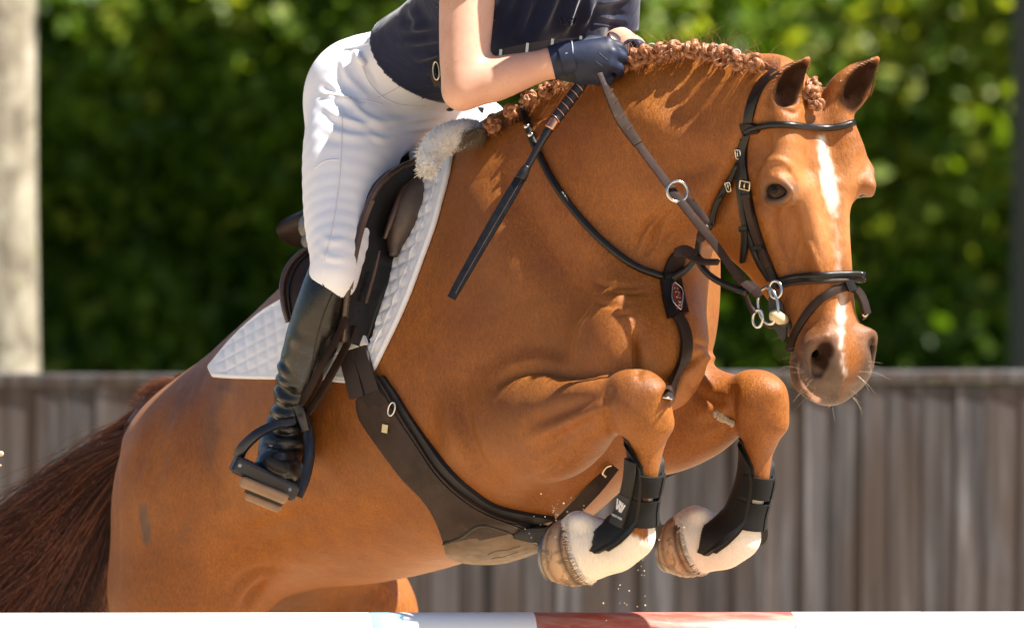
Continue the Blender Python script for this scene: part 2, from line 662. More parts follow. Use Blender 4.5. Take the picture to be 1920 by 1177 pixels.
# hoof: pale horn with dark bands and smears
k = NT('hoof_horn')
v = k.coord('Object')
st = k.attr('ring')
n1 = k.noise(k.coord('Object', (38, 38, 38)), 1.0, 5, .65, .8)
c = k.ramp(st, [(0, (.12, .062, .032)), (.10, (.30, .18, .10)), (.20, (.085, .044, .024)), (.34, (.44, .28, .165)), (.60, (.36, .22, .125)), (.74, (.20, .12, .068)), (.86, (.36, .24, .14)), (1, (.12, .08, .05))])
blot = k.ramp(n1, [(.50, 0), (.60, 1)])
c = k.mix(k.math('MULTIPLY', blot, .6), c, (.045, .030, .020))
k.base(c); k.set(Roughness=.42, Specular_IOR_Level=.45)
k.bump(k.math('ADD', k.noise(v, 180, 4), k.math('MULTIPLY', k.math('SINE', k.math('MULTIPLY', st, 60.0)), .35)), .25, .002)
M['hoof'] = k.m
k = NT('callus')
v = k.coord('Object'); n1 = k.noise(v, 190, 4, .7)
k.base(k.ramp(n1, [(.3, (.20, .14, .09)), (.7, (.56, .46, .34))])); k.set(Roughness=.8); k.bump(n1, .8, .003)
M['callus'] = k.m

k = NT('horse_eye')
k.set(Roughness=.05, Specular_IOR_Level=.16)
c = k.ramp(k.attr('iris'), [(0, (.004, .003, .003)), (.45, (.006, .004, .003)), (.62, (.040, .018, .008)), (1, (.018, .009, .006))])
k.base(c)
M['eye'] = k.m

M['brown_leather'] = leather('dark_brown_leather', (.036, .021, .0155), .48, .20, wear=(.075, .046, .034), coat=0)
M['havana'] = leather('havana_leather', (.022, .0125, .0095), .46, .22, wear=(.05, .032, .025), coat=0)
M['black_leather'] = leather('black_leather', (.0060, .0054, .0058), .34, .34, coat=.05)
M['boot_leather'] = leather('black_boot_leather', (.0080, .0074, .0070), .28, .42, 700, coat=.15)
M['suede'] = leather('worn_suede_leather', (.085, .052, .040), .55, .4, 1300, wear=(.20, .14, .11))
M['knee_roll'] = leather('greyed_brown_leather', (.075, .054, .044), .42, .4, wear=(.12, .095, .08), coat=.08)
M['cantle'] = leather('grey_blue_leather', (.10, .105, .125), .45, .5, coat=.1)
M['tan_rubber'] = leather('tan_leather_guard', (.135, .088, .055), .5, .3, 600, wear=(.18, .125, .085))
M['stirrup_leather'] = leather('red_brown_strap_leather', (.024, .013, .010), .55, .15, wear=(.06, .034, .026), coat=.0)
M['piping'] = leather('brown_rolled_leather', (.050, .026, .017), .3, .5, coat=.3)
M['girth_lining'] = plain('black_neoprene', (.007, .007, .008), .65)
M['neoprene'] = plain('black_boot_shell', (.0075, .0070, .0070), .55, spec=.3, nscale=60, bump=.2, bscale=700)
M['panel_grey'] = plain('charcoal_panel', (.024, .021, .018), .7, spec=.3, bump=.3, bscale=1500)
M['velcro'] = plain('black_hook_and_loop', (.0085, .0085, .009), .8, spec=.3, nscale=300, namt=.6, bump=1.0, bscale=900)
M['elastic'] = plain('black_elastic', (.006, .006, .006), .8, spec=.25, bump=.3, bscale=1200)
M['label_white'] = plain('white_print', (.74, .74, .74), .6, bump=0)
M['label_black'] = plain('black_label', (.009, .009, .010), .55, bump=.1)
M['brown_web'] = plain('dark_brown_webbing', (.032, .021, .019), .75, bump=.5, bscale=1200)
M['rubber_grip'] = leather('brown_rubber_grip', (.034, .020, .014), .7, .15, wear=(.12, .085, .07))
M['steel'] = plain('polished_steel', (.62, .60, .56), .16, 1.0, bump=0)
M['shoe'] = plain('worn_steel', (.22, .21, .20), .4, 1.0, bump=.1)
M['brass'] = plain('pale_brass', (.72, .60, .40), .22, 1.0, bump=0)
M['copper'] = plain('copper_ferrule', (.62, .34, .24), .2, 1.0, bump=0)
M['cream_rubber'] = plain('cream_rubber', (.62, .50, .30), .5, bump=.1)
M['black_rubber'] = plain('black_rubber_guard', (.020, .018, .016), .55)
M['red_badge'] = plain('dark_red_badge', (.17, .028, .018), .3)
M['stirrup'] = plain('blue_black_metal', (.018, .019, .026), .30, .35, spec=.6, nscale=50, bump=.05)
M['tread'] = plain('sandy_rubber_tread', (.30, .185, .105), .85, bump=.6, bscale=220)
M['glove'] = leather('navy_glove_leather', (.0135, .019, .042), .52, .28, 1100, coat=0)
M['glove_palm'] = plain('black_glove_palm', (.010, .010, .012), .8, bump=.4, bscale=900)
M['grey_trim'] = plain('grey_trim', (.30, .33, .38), .5)
M['grip_tape'] = plain('navy_grip_tape', (.010, .012, .020), .6)
M['whip_shaft'] = plain('black_gloss_shaft', (.008, .008, .009), .22, bump=.1)
M['white_band'] = plain('white_elastic_band', (.42, .47, .50), .6)
M['green_tag'] = plain('pale_green_badge', (.30, .50, .42), .4)
M['button'] = plain('dark_grey_button', (.035, .037, .042), .3)

M['breeches'] = cloth('white_breeches', (.77, .79, .86), .72, 1100, .1, .22, 9, .006)
M['silicone'] = cloth('pale_knee_grip', (.70, .69, .72), .55, 500, .05, .3, 13, .004)
M['navy_shirt'] = cloth('navy_polo', (.0085, .0125, .0380), .85, 1400, .22, .6, 12, .010)
k = NT('fair_skin')
v = k.coord('Object')
n1 = k.noise(v, 26, 4)
n2 = k.noise(v, 7, 5, .65)
sk = k.mix(k.ramp(n2, [(.35, 0), (.65, .6)]), k.ramp(n1, [(.3, (.48, .27, .185)), (.7, (.59, .36, .26))]), (.58, .30, .22))
fre = k.ramp(k.noise(v, 240, 2, .5), [(.66, 0), (.72, .5)])
k.base(k.mix(fre, sk, (.36, .17, .10)))
k.set(Roughness=.45, Specular_IOR_Level=.4, Subsurface_Weight=.12, Subsurface_Scale=.01)
k.bsdf.inputs['Subsurface Radius'].default_value = (1, .35, .2)
k.bump(k.noise(v, 260, 4), .12, .001)
M['skin'] = k.m

# white quilted pad
k = NT('white_quilted_cotton')
v = k.coord('Object')
k.base(k.mix(1.0, (.74, .765, .83), k.ramp(k.noise(v, 12, 3), [(.3, .92), (.7, 1.0)]), 'MULTIPLY'))
k.set(Roughness=.7, Specular_IOR_Level=.25, Sheen_Weight=.15)
k.bump(k.noise(v, 420, 3), .3, .001)
M['pad'] = k.m
M['white_web'] = plain('white_webbing', (.76, .78, .82), .7, bump=.6, bscale=700)

# jump pole paint
def paint(name, col, dust=.3):
    k = NT(name)
    v = k.coord('Object', (1, 6, 6))
    d = k.ramp(k.noise(v, 9, 5, .65), [(.45, 0), (.75, 1)])
    k.base(k.mix(k.math('MULTIPLY', d, dust), col, (.55, .45, .36)))
    k.set(Roughness=.42, Specular_IOR_Level=.45)
    k.bump(k.noise(v, 60, 3), .1, .001)
    return k.m
M['paint_white'] = paint('white_pole_paint', (.80, .80, .80), .06)
M['paint_shaded'] = paint('shaded_white_pole_paint', (.68, .73, .78), .1)  # white paint tinted bluer to paint in the shaded stretches
M['paint_blue'] = paint('light_blue_pole_paint', (.22, .50, .66), .12)
M['paint_red'] = paint('dusty_red_pole_paint', (.36, .075, .055), .55)

# weathered boards, one tone per board
k = NT('weathered_grey_wood')
oi = k.n('ObjectInfo')
rnd = oi.outputs['Random']
v0 = k.n('TexCoord').outputs['Object']
ad = k.n('VectorMath', operation='ADD')
cmb = k.n('CombineXYZ')
k.l(k.math('MULTIPLY', rnd, 31.0), cmb.inputs[0]); k.l(k.math('MULTIPLY', rnd, 17.0), cmb.inputs[2])
k.l(v0, ad.inputs[0]); k.l(cmb.outputs[0], ad.inputs[1])
mp = k.n('Mapping'); mp.inputs['Scale'].default_value = (34, 34, 1.6); k.l(ad.outputs[0], mp.inputs[0])
g = k.noise(mp.outputs[0], 1.0, 6, .62, .4)
mp2 = k.n('Mapping'); mp2.inputs['Scale'].default_value = (7, 7, 1.3); k.l(ad.outputs[0], mp2.inputs[0])
g2 = k.noise(mp2.outputs[0], 1.0, 4, .6, .6)
c = k.ramp(g, [(.30, (.016, .0155, .0165)), (.47, (.058, .056, .060)), (.60, (.100, .098, .105)), (.74, (.20, .197, .212))])
c = k.mix(k.ramp(g2, [(.38, .75), (.62, 0)]), c, (.060, .042, .032))
c = k.mix(1.0, c, k.ramp(rnd, [(0, .72), (1, 1.18)]), 'MULTIPLY')
k.base(c); k.set(Roughness=.85, Specular_IOR_Level=.2)
k.bump(g, .5, .004)
M['wood'] = k.m

k = NT('pale_bark')
v = k.coord('Object', (9, 9, 5))
n1 = k.noise(v, 1.3, 8, .72, .6)
c = k.ramp(n1, [(.30, (.09, .07, .048)), (.46, (.27, .225, .16)), (.58, (.40, .345, .26)), (.72, (.50, .44, .34))])
c = k.mix(k.ramp(k.noise(v, 2.6, 3), [(.62, 0), (.7, .7)]), c, (.25, .27, .08))
k.base(c); k.set(Roughness=.9); k.bump(n1, .6, .03)
M['bark'] = k.m
M['dark_bark'] = plain('dark_bark', (.095, .080, .066), .9, bump=.6, bscale=30)


def leaf_mat(name, stops, trans=.45):
    k = NT(name)
    a = k.attr('tone')
    c = k.ramp(a, stops)
    k.base(c)
    k.set(Roughness=.42, Specular_IOR_Level=.3)
    tr = k.n('BsdfTranslucent')
    k.l(k.mix(1.0, c, (2.2, 2.3, .6), 'MULTIPLY'), tr.inputs[0])
    ms = k.n('MixShader', i_0=trans)
    k.l(k.bsdf.outputs[0], ms.inputs[1]); k.l(tr.outputs[0], ms.inputs[2]); k.l(ms.outputs[0], k.out.inputs[0])
    return k.m


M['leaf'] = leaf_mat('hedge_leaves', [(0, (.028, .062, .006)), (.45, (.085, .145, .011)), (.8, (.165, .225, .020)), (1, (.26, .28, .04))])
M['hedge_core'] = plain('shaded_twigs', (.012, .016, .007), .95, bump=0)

k = NT('arena_sand')
v = k.coord('Object')
n1 = k.noise(v, 1.2, 6, .6); n2 = k.noise(v, 60, 4, .7)
k.base(k.mix(k.ramp(n2, [(.35, 0), (.7, 1)]), (.45, .335, .215), (.57, .44, .29)))
k.set(Roughness=.95, Specular_IOR_Level=.1)
k.bump(k.math('ADD', n1, k.math('MULTIPLY', n2, .3)), .6, .03)
M['sand'] = k.m
M['grain'] = plain('flying_sand', (.55, .42, .28), .9, bump=0)
M['grass'] = plain('rough_grass', (.055, .085, .02), .9, nscale=3, namt=.5)

# ------------------------------------------------------------------ ground
def sheet(name, z, x0, x1, y0, y1, mat):
    o = mesh_obj(name, [(x0, y0, z), (x1, y0, z), (x1, y1, z), (x0, y1, z)], [(0, 1, 2, 3)], mat, None, False)
    return tag(o, kind='structure')


sheet('grass_ground', -.004, -700, 700, -700, 900, M['grass'])
sheet('arena_sand', 0.0, -30, 30, -40, 5.45, M['sand'])

# ------------------------------------------------------------------ board fence
FY = 5.5
fence = empty('wooden_fence', (0, FY, 0), 'weathered grey fence of upright boards with a flat capping rail behind the horse', 'fence')
rng = random.Random(3)
f_top = 1.404
PITCH = .084
bw = .058
bm_ = [(-bw, -.013, 0), (bw, -.005, 0), (bw, .005, 0), (-bw, .009, 0)]
bv = [(x, y, z) for z in (0.02, f_top) for x, y, _ in bm_]
bf = [(0, 1, 5, 4), (1, 2, 6, 5), (2, 3, 7, 6), (3, 0, 4, 7), (4, 5, 6, 7), (0, 3, 2, 1)]
board0 = None
nb = 106
for i in range(nb):
    x = (i - nb / 2) * PITCH + rng.uniform(-.006, .006)
    if board0 is None:
        board0 = mesh_obj('board', bv, bf, M['wood'], None, False)
        o = board0
    else:
        o = board0.copy(); COL.objects.link(o)
    o.parent = fence
    o.location = (x, rng.uniform(-.004, .004), 0)
    o.rotation_euler = (0, R(rng.uniform(-.55, .55) + .35), R(rng.uniform(-2, 2)))
    o.scale = (rng.uniform(.92, 1.06), 1, 1)
x = -4.5
while x < 4.5:
    L = rng.choice([1.15, 1.35, 1.8])
    mb = MB(); mb.box((L / 2, 0, 0), (L / 2 - .0015, .030, .017))
    o = mb.build('capping_rail', M['wood'], None, False)
    bev = o.modifiers.new('bevel', 'BEVEL'); bev.width = .005; bev.segments = 2
    o.parent = fence; o.location = (x, .008, f_top + .018 + rng.uniform(-.002, .002)); o.rotation_euler = (R(4), R(rng.uniform(-.3, .3) - .05), 0)
    x += L
for zz in (.35, 1.15):
    mb = MB(); mb.box((0, .05, zz), (4.5, .035, .045)); mb.build('back_rail', M['wood'], fence, False).location = (0, 0, 0)

# ------------------------------------------------------------------ hedge
HY = 19.0


def hedge_front(x, z):
    over = 1.45 * sstep(1.9, 2.9, z) * (1 - .93 * sstep(.2, 1.6, x)) + .10 * sstep(2.4, 3.2, z)  # overhang on the left added to throw shade on the leaves below
    bump = .16 * mnoise.noise((x * 1.7, z * 1.7, 3.1)) + .10 * mnoise.noise((x * 4.1, z * 4.1, 9.1))
    return HY - float(over) + bump + .1


def leaves(pts, nrms, tones, sizes, seedless=True):
    n = len(pts)
    d = RNG.normal(size=(n, 3)); nr = nrms + .75 * d; nr /= np.linalg.norm(nr, axis=1, keepdims=True)
    t = np.cross(nr, RNG.normal(size=(n, 3))); t /= np.linalg.norm(t, axis=1, keepdims=True)
    b = np.cross(nr, t)
    L = sizes[:, None]; Wd = L * RNG.uniform(.26, .36, n)[:, None]
    fold = nr * (L * RNG.uniform(.03, .16, n)[:, None])
    v = np.stack([pts - t * L * .5, pts + b * Wd + fold, pts + t * L * .5 - nr * L * .1, pts - b * Wd + fold], axis=1).reshape(-1, 3)
    f = np.arange(4 * n).reshape(n, 4)
    tri = np.vstack([f[:, [0, 1, 2]], f[:, [0, 2, 3]]])
    return v, tri, np.repeat(tones, 4)


hedge = empty('hedge', (0, HY, 0), 'tall dense green hedge behind the wooden fence', 'hedge')
gx = np.linspace(-9.5, 9.5, 145); gz = np.linspace(0, 3.16, 30)
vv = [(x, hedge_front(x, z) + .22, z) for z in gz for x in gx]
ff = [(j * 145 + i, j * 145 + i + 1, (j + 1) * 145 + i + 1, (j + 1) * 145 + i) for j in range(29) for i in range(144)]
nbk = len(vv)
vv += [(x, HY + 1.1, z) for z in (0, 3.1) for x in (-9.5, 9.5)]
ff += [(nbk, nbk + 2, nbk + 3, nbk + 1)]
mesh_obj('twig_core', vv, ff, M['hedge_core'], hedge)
P_, N_, T_, S_ = [], [], [], []
rg = np.random.default_rng(5)
for _ in range(3600):
    cx = rg.uniform(-4.4, 4.4) if rg.random() < .62 else rg.choice([-1, 1]) * rg.uniform(4.2, 9.4); cz = rg.uniform(.9, 3.25) if rg.random() < .92 else rg.uniform(3.1, 3.5)
    cy = hedge_front(cx, cz) + rg.uniform(-.08, .16)
    r = rg.uniform(.12, .32)
    m_ = int(rg.integers(22, 46))
    d = rg.normal(size=(m_, 3)); d[:, 1] -= .6; d[:, 2] += .25
    d /= np.linalg.norm(d, axis=1, keepdims=True)
    P_.append(np.array([cx, cy, cz]) + d * r * rg.uniform(.45, 1.1, (m_, 1)))
    N_.append(d * .7 + np.array([.1, -.25, .55]))
    T_.append(np.clip(rg.normal(.40, .24) + .36 * (cx > 1.4) * (cz > 1.8) + .12 * (cz > 2.7) + rg.normal(0, .15, m_), 0, 1))  # sunlit look of the right and top leaves put into their tone
    S_.append(rg.uniform(.07, .14, m_))
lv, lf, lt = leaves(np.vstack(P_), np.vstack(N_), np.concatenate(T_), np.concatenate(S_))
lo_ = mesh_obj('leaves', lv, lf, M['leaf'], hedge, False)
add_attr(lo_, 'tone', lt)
lo_['kind'] = 'stuff'


# ------------------------------------------------------------------ trees by the fence
def trunk_tree(name, px, y, rad, label, bark, crown_z, crown_r, seed):
    c = W(px, 600, y)
    root = empty(name, (c[0], y, 0), label, 'tree')
    rg2 = np.random.default_rng(seed)
    mb = MB()
    zz = np.linspace(0, crown_z + .6, 16)
    mb.tube([(c[0] + .02 * math.sin(z * 1.3 + seed), y, z) for z in zz], [rad * (1.25 - .25 * min(z / .6, 1)) * (1 - .05 * z) for z in zz], 20)
    mb.build('trunk', bark, root)
    P2, N2, T2, S2 = [], [], [], []
    mb = MB()
    for _ in range(9):
        a = rg2.uniform(0, 6.28); l = crown_r * rg2.uniform(.6, 1.0)
        e = np.array([c[0] + l * math.cos(a), y + l * math.sin(a), crown_z + rg2.uniform(.2, 1.5)])
        s0 = np.array([c[0], y, crown_z - .1 + rg2.uniform(0, .5)])
        mb.tube([s0, (s0 + e) / 2 + (0, 0, .15), e], [rad * .35, rad * .22, rad * .08], 8)
    mb.build('limbs', bark, root)
    for _ in range(150):
        d = rg2.normal(size=3); d /= np.linalg.norm(d)
        cc = np.array([c[0], y, crown_z + 1.0]) + d * np.array([crown_r, crown_r, crown_r * .6]) * rg2.uniform(.4, 1)
        m_ = 26
        q = rg2.normal(size=(m_, 3)); q /= np.linalg.norm(q, axis=1, keepdims=True)
        P2.append(cc + q * .3 * rg2.uniform(.3, 1, (m_, 1))); N2.append(q + (0, 0, .5)); T2.append(np.clip(rg2.normal(.45, .2, m_), 0, 1)); S2.append(rg2.uniform(.07, .12, m_))
    a, b, t = leaves(np.vstack(P2), np.vstack(N2), np.concatenate(T2), np.concatenate(S2))
    o = mesh_obj('crown', a, b, M['leaf'], root, False); add_attr(o, 'tone', t)


trunk_tree('pale_tree', 8, 8.4, .137, 'tree with a thick pale lichened trunk at the left edge behind the fence', M['bark'], 4.2, 1.5, 2)
trunk_tree('dark_tree', 1935, 14, .11, 'slim dark tree trunk against the hedge at the right edge', M['dark_bark'], 5.2, 1.3, 5)

# ------------------------------------------------------------------ jump pole
pole = empty('jump_pole', W(960, 1199, -.44), 'round jump pole painted in white, light blue and dusty red sections under the horse', 'jump pole')
psi = R(9)
pa = Vector((math.cos(psi), math.sin(psi), -.006)).normalized()
pc = Vector(W(960, 1199, -.44))
secs = [(-900, 300, 'paint_red'), (300, 690, 'paint_white'), (690, 748, 'paint_blue'), (748, 1000, 'paint_shaded'), (1000, 1492, 'paint_red'),
        (1492, 1745, 'paint_white'), (1745, 2150, 'paint_shaded'), (2150, 2700, 'paint_red')]
secs[0] = (-900, -560, 'paint_red'); secs.insert(1, (-560, 300, 'paint_white'))
for a, b, mt in secs:
    if (a, b) == (300, 690): continue
    if (a, b) == (-560, 300): b = 690
    t0, t1 = (a - 960) * .000965, (b - 960) * .000965
    mb = MB()
    mb.tube([pc + pa * t0, pc + pa * (t0 + .0015), pc + pa * (t1 - .0015), pc + pa * t1], [.0492, .05, .05, .0492], 40)
    o = mb.build({'paint_red': 'red_section', 'paint_white': 'white_section', 'paint_blue': 'light_blue_section', 'paint_shaded': 'shaded_white_section'}[mt], M[mt], pole)

# ------------------------------------------------------------------ the horse's body (one continuous surface)
HEAD = np.array([0.743, -0.669, 0.0])          # the way the horse travels
NEAR = np.array([-0.669, -0.743, 0.0])         # sideways, to its right (towards the camera)

# head frame: s = across the face (to the photo's right), f = out of the forehead, l = down the face
yaw = R(32)
fh = np.array([math.sin(yaw), -math.cos(yaw), 0.0])
al = R(7.0)
hl = math.cos(al) * np.array([0, 0, -1.0]) + math.sin(al) * fh
hf = math.cos(al) * fh + math.sin(al) * np.array([0, 0, 1.0])
hs = np.cross(hf, hl); hs = hs if hs[0] > 0 else -hs
roll = R(4.5)
hs, hl = math.cos(roll) * hs - math.sin(roll) * hl, math.cos(roll) * hl + math.sin(roll) * hs
HO = W(1525, 152, -0.640)                       # top of the face, between the ears


EYE = (.0735, -.022, .2085)


def H(s, f, l):
    return HO + hs * s * 1.10 + hf * f * 1.12 + hl * l * .895


HAX = np.array([hs, hf, hl])

xs = np.concatenate([np.arange(-.82, .05, .006), np.arange(.05, .36, .0036), np.arange(.36, .72, .003)])
ys = np.concatenate([np.arange(-.98, -.52, .0032), np.arange(-.52, -.2, .0045), np.arange(-.2, .95, .0065)])
zs = np.concatenate([np.arange(.22, .97, .010), np.arange(.97, 1.41, .0045), np.arange(1.41, 2.12, .003)])
B = Field(xs, ys, zs)

# trunk: (back px, belly px, depth, half width, back-belly depth difference, narrowing towards the back)
TRUNK = [
    (395, 815, 480, 1060, .45, .14, .10, .10),
    (430, 682, 560, 1078, .35, .245, .14, .12),
    (590, 530, 712, 1082, .19, .275, .16, .10),
    (740, 395, 856, 1050, .04, .285, .16, .10),
    (868, 285, 985, 985, -.09, .260, .15, .22),
    (965, 245, 1080, 900, -.20, .225, .13, .22),
    (1060, 350, 1180, 830, -.265, .15, .08, .0),
    (1125, 480, 1220, 760, -.31, .11, .03, .0),
]
tC, tU, tV, tru, trv = B.limbs(TRUNK, k=0.0, n=56)

# hindquarters
B.ell(W(396, 935, .29), (.16, .15, .21), [nrm(HEAD * .8 + np.array([0, 0, .45])), NEAR, nrm(np.cross(HEAD * .8 + np.array([0, 0, .45]), NEAR))], k=.10)
B.ell(W(338, 1060, .30), (.135, .12, .26), [nrm(HEAD), NEAR, (0, 0, 1)], k=.10)
B.ell(W(520, 930, .46), (.16, .13, .19), [nrm(HEAD * .8 + np.array([0, 0, .45])), NEAR, nrm(np.cross(HEAD * .8 + np.array([0, 0, .45]), NEAR))], k=.10)
# near hind leg, trailing below the picture
B.chain([W(345, 1130, .28), W(325, 1330, .30), W(262, 1520, .42), W(215, 1720, .50), W(150, 1800, .55)],
        [.125, .085, .052, .036, .04], k=.08, n=20)
B.chain([W(150, 1800, .55), W(105, 1850, .60)], [.038, .05], k=.02)
# far hind leg, brought further forward
B.chain([W(560, 1000, .50), W(690, 1130, .44), W(690, 1165, .46)], [.15, .085, .075], k=.06, n=14)
B.chain([W(545, 1050, .52), W(560, 1180, .56)], [.13, .10], k=.05)
B.chain([W(690, 1165, .46), W(620, 1390, .58), W(560, 1500, .66), W(560, 1700, .72), W(540, 1790, .76)],
        [.08, .07, .05, .035, .04], k=.06, n=20)
B.chain([W(540, 1790, .76), W(505, 1850, .80)], [.038, .05], k=.02)

# shoulder and chest masses
B.ell(W(1010, 600, -.30), (.15, .085, .27), [nrm(HEAD + np.array([0, 0, .15])), NEAR, nrm(np.array([-.3, .25, .92]))], k=.09)
B.ell(W(1055, 640, -.355), (.10, .08, .15), [nrm(HEAD), NEAR, (0, 0, 1)], k=.08)
B.ell(W(1232, 580, -.22), (.12, .10, .17), [nrm(HEAD), NEAR, (0, 0, 1)], k=.08)
B.ell(W(1215, 600, -.42), (.09, .115, .13), [nrm(HEAD), NEAR, (0, 0, 1)], k=.06)
# breast: two halves with a cleft between
B.ell(W(1156, 665, -.535), (.080, .064, .095), [nrm(HEAD), NEAR, (0, 0, 1)], k=.10)
B.ell(W(1244, 665, -.465), (.080, .062, .095), [nrm(HEAD), NEAR, (0, 0, 1)], k=.08)
# girth place and the breastbone between the legs
B.ell(W(985, 905, -.20), (.22, .16, .10), [nrm(HEAD + np.array([0, 0, .35])), NEAR, nrm(np.array([-.3, .25, .92]))], k=.08)

# neck
NECK = [
    (850, 330, 1120, 650, -.18, .14, .10, .25),
    (925, 238, 1205, 600, -.23, .180, .10, .25),
    (1000, 190, 1258, 545, -.295, .168, .08, .25),
    (1085, 148, 1283, 505, -.36, .142, .06, .22),
    (1200, 108, 1308, 462, -.44, .114, .04, .18),
    (1310, 97, 1345, 436, -.49, .084, .02, .15),
    (1400, 108, 1392, 390, -.545, .070, .0, .10),
    (1455, 130, 1425, 320, -.585, .062, -.02, .0),
]
B.limbs(NECK, k=.11, n=52)

SHIFT[0] = .0
# near foreleg: forearm, knee, cannon, fetlock, pastern
B.limbs([
    (925, 715, 915, 915, -.345, .085, .0),
    (1000, 692, 985, 908, -.42, .082, .0),
    (1050, 698, 1040, 895, -.485, .074, .0),
], k=.05, n=20)
B.limbs([
    (1020, 700, 1010, 900, -.455, .074, .0),
    (1075, 702, 1068, 872, -.52, .066, .0),
    (1135, 708, 1130, 822, -.60, .056, .0),
    (1190, 708, 1180, 806, -.635, .053, .0),
], k=.02, n=30)
B.ell(W(955, 815, -.355), (.09, .075, .09), [nrm(HEAD), NEAR, (0, 0, 1)], k=.05)
B.ell(W(1020, 800, -.455), (.13, .05, .075), [nrm(HEAD + np.array([0, 0, .2])), NEAR, (0, 0, 1)], k=.04)
B.ell(W(1192, 752, -.640), (.050, .046, .047), None, k=.02)
B.chain([W(1168, 722, -.645), W(1222, 738, -.665), W(1240, 792, -.655)], [.022, .026, .022], .02)
B.ell(W(1140, 776, -.60), (.020, .018, .022), None, k=.02)
B.limbs([
    (1148, 748, 1252, 745, -.63, .052, 0),
    (1166, 800, 1256, 790, -.635, .050, 0),
    (1184, 840, 1244, 840, -.63, .036, 0),
    (1182, 890, 1232, 900, -.62, .030, 0),
    (1168, 950, 1220, 960, -.60, .030, 0),
    (1150, 995, 1214, 1008, -.585, .037, 0),
    (1128, 1028, 1190, 1040, -.575, .040, 0),
], k=.02, n=36)
B.limbs([
    (1190, 965, 1190, 1045, -.585, .036, 0),
    (1150, 975, 1150, 1068, -.57, .038, 0),
    (1110, 968, 1118, 1086, -.555, .044, 0),
    (1080, 962, 1092, 1092, -.545, .050, 0),
], k=.025, n=24)
# bulbs of the heel
B.ell(W(1092, 978, -.57), (.020, .020, .016), None, k=.015)
B.ell(W(1085, 975, -.53), (.020, .020, .016), None, k=.015)

SHIFT[0] = .06
# far foreleg
B.limbs([
    (1215, 700, 1165, 890, -.26, .085, .0),
    (1275, 686, 1222, 888, -.31, .085, .0),
    (1330, 690, 1290, 862, -.36, .076, .0),
    (1378, 702, 1362, 812, -.40, .058, .0),
    (1420, 706, 1405, 800, -.43, .056, .0),
], k=.05, n=36)
B.ell(W(1422, 752, -.44), (.050, .046, .047), None, k=.02)
B.chain([W(1400, 722, -.445), W(1445, 738, -.465), W(1456, 792, -.455)], [.022, .026, .022], .02)
B.ell(W(1376, 780, -.41), (.018, .018, .022), None, k=.02)
B.limbs([
    (1374, 748, 1472, 745, -.43, .053, 0),
    (1384, 800, 1470, 790, -.43, .050, 0),
    (1394, 845, 1450, 845, -.42, .036, 0),
    (1388, 900, 1440, 910, -.41, .030, 0),
    (1366, 960, 1424, 970, -.395, .030, 0),
    (1348, 1000, 1412, 1015, -.385, .037, 0),
    (1330, 1020, 1390, 1040, -.375, .040, 0),
], k=.02, n=36)
B.limbs([
    (1385, 975, 1395, 1043, -.385, .036, 0),
    (1345, 965, 1362, 1058, -.37, .038, 0),
    (1310, 960, 1330, 1072, -.355, .044, 0),
    (1288, 955, 1305, 1076, -.345, .050, 0),
], k=.025, n=24)
B.ell(W(1312, 966, -.37), (.020, .020, .016), None, k=.015)
B.ell(W(1304, 964, -.335), (.020, .020, .016), None, k=.015)

SHIFT[0] = 0.0
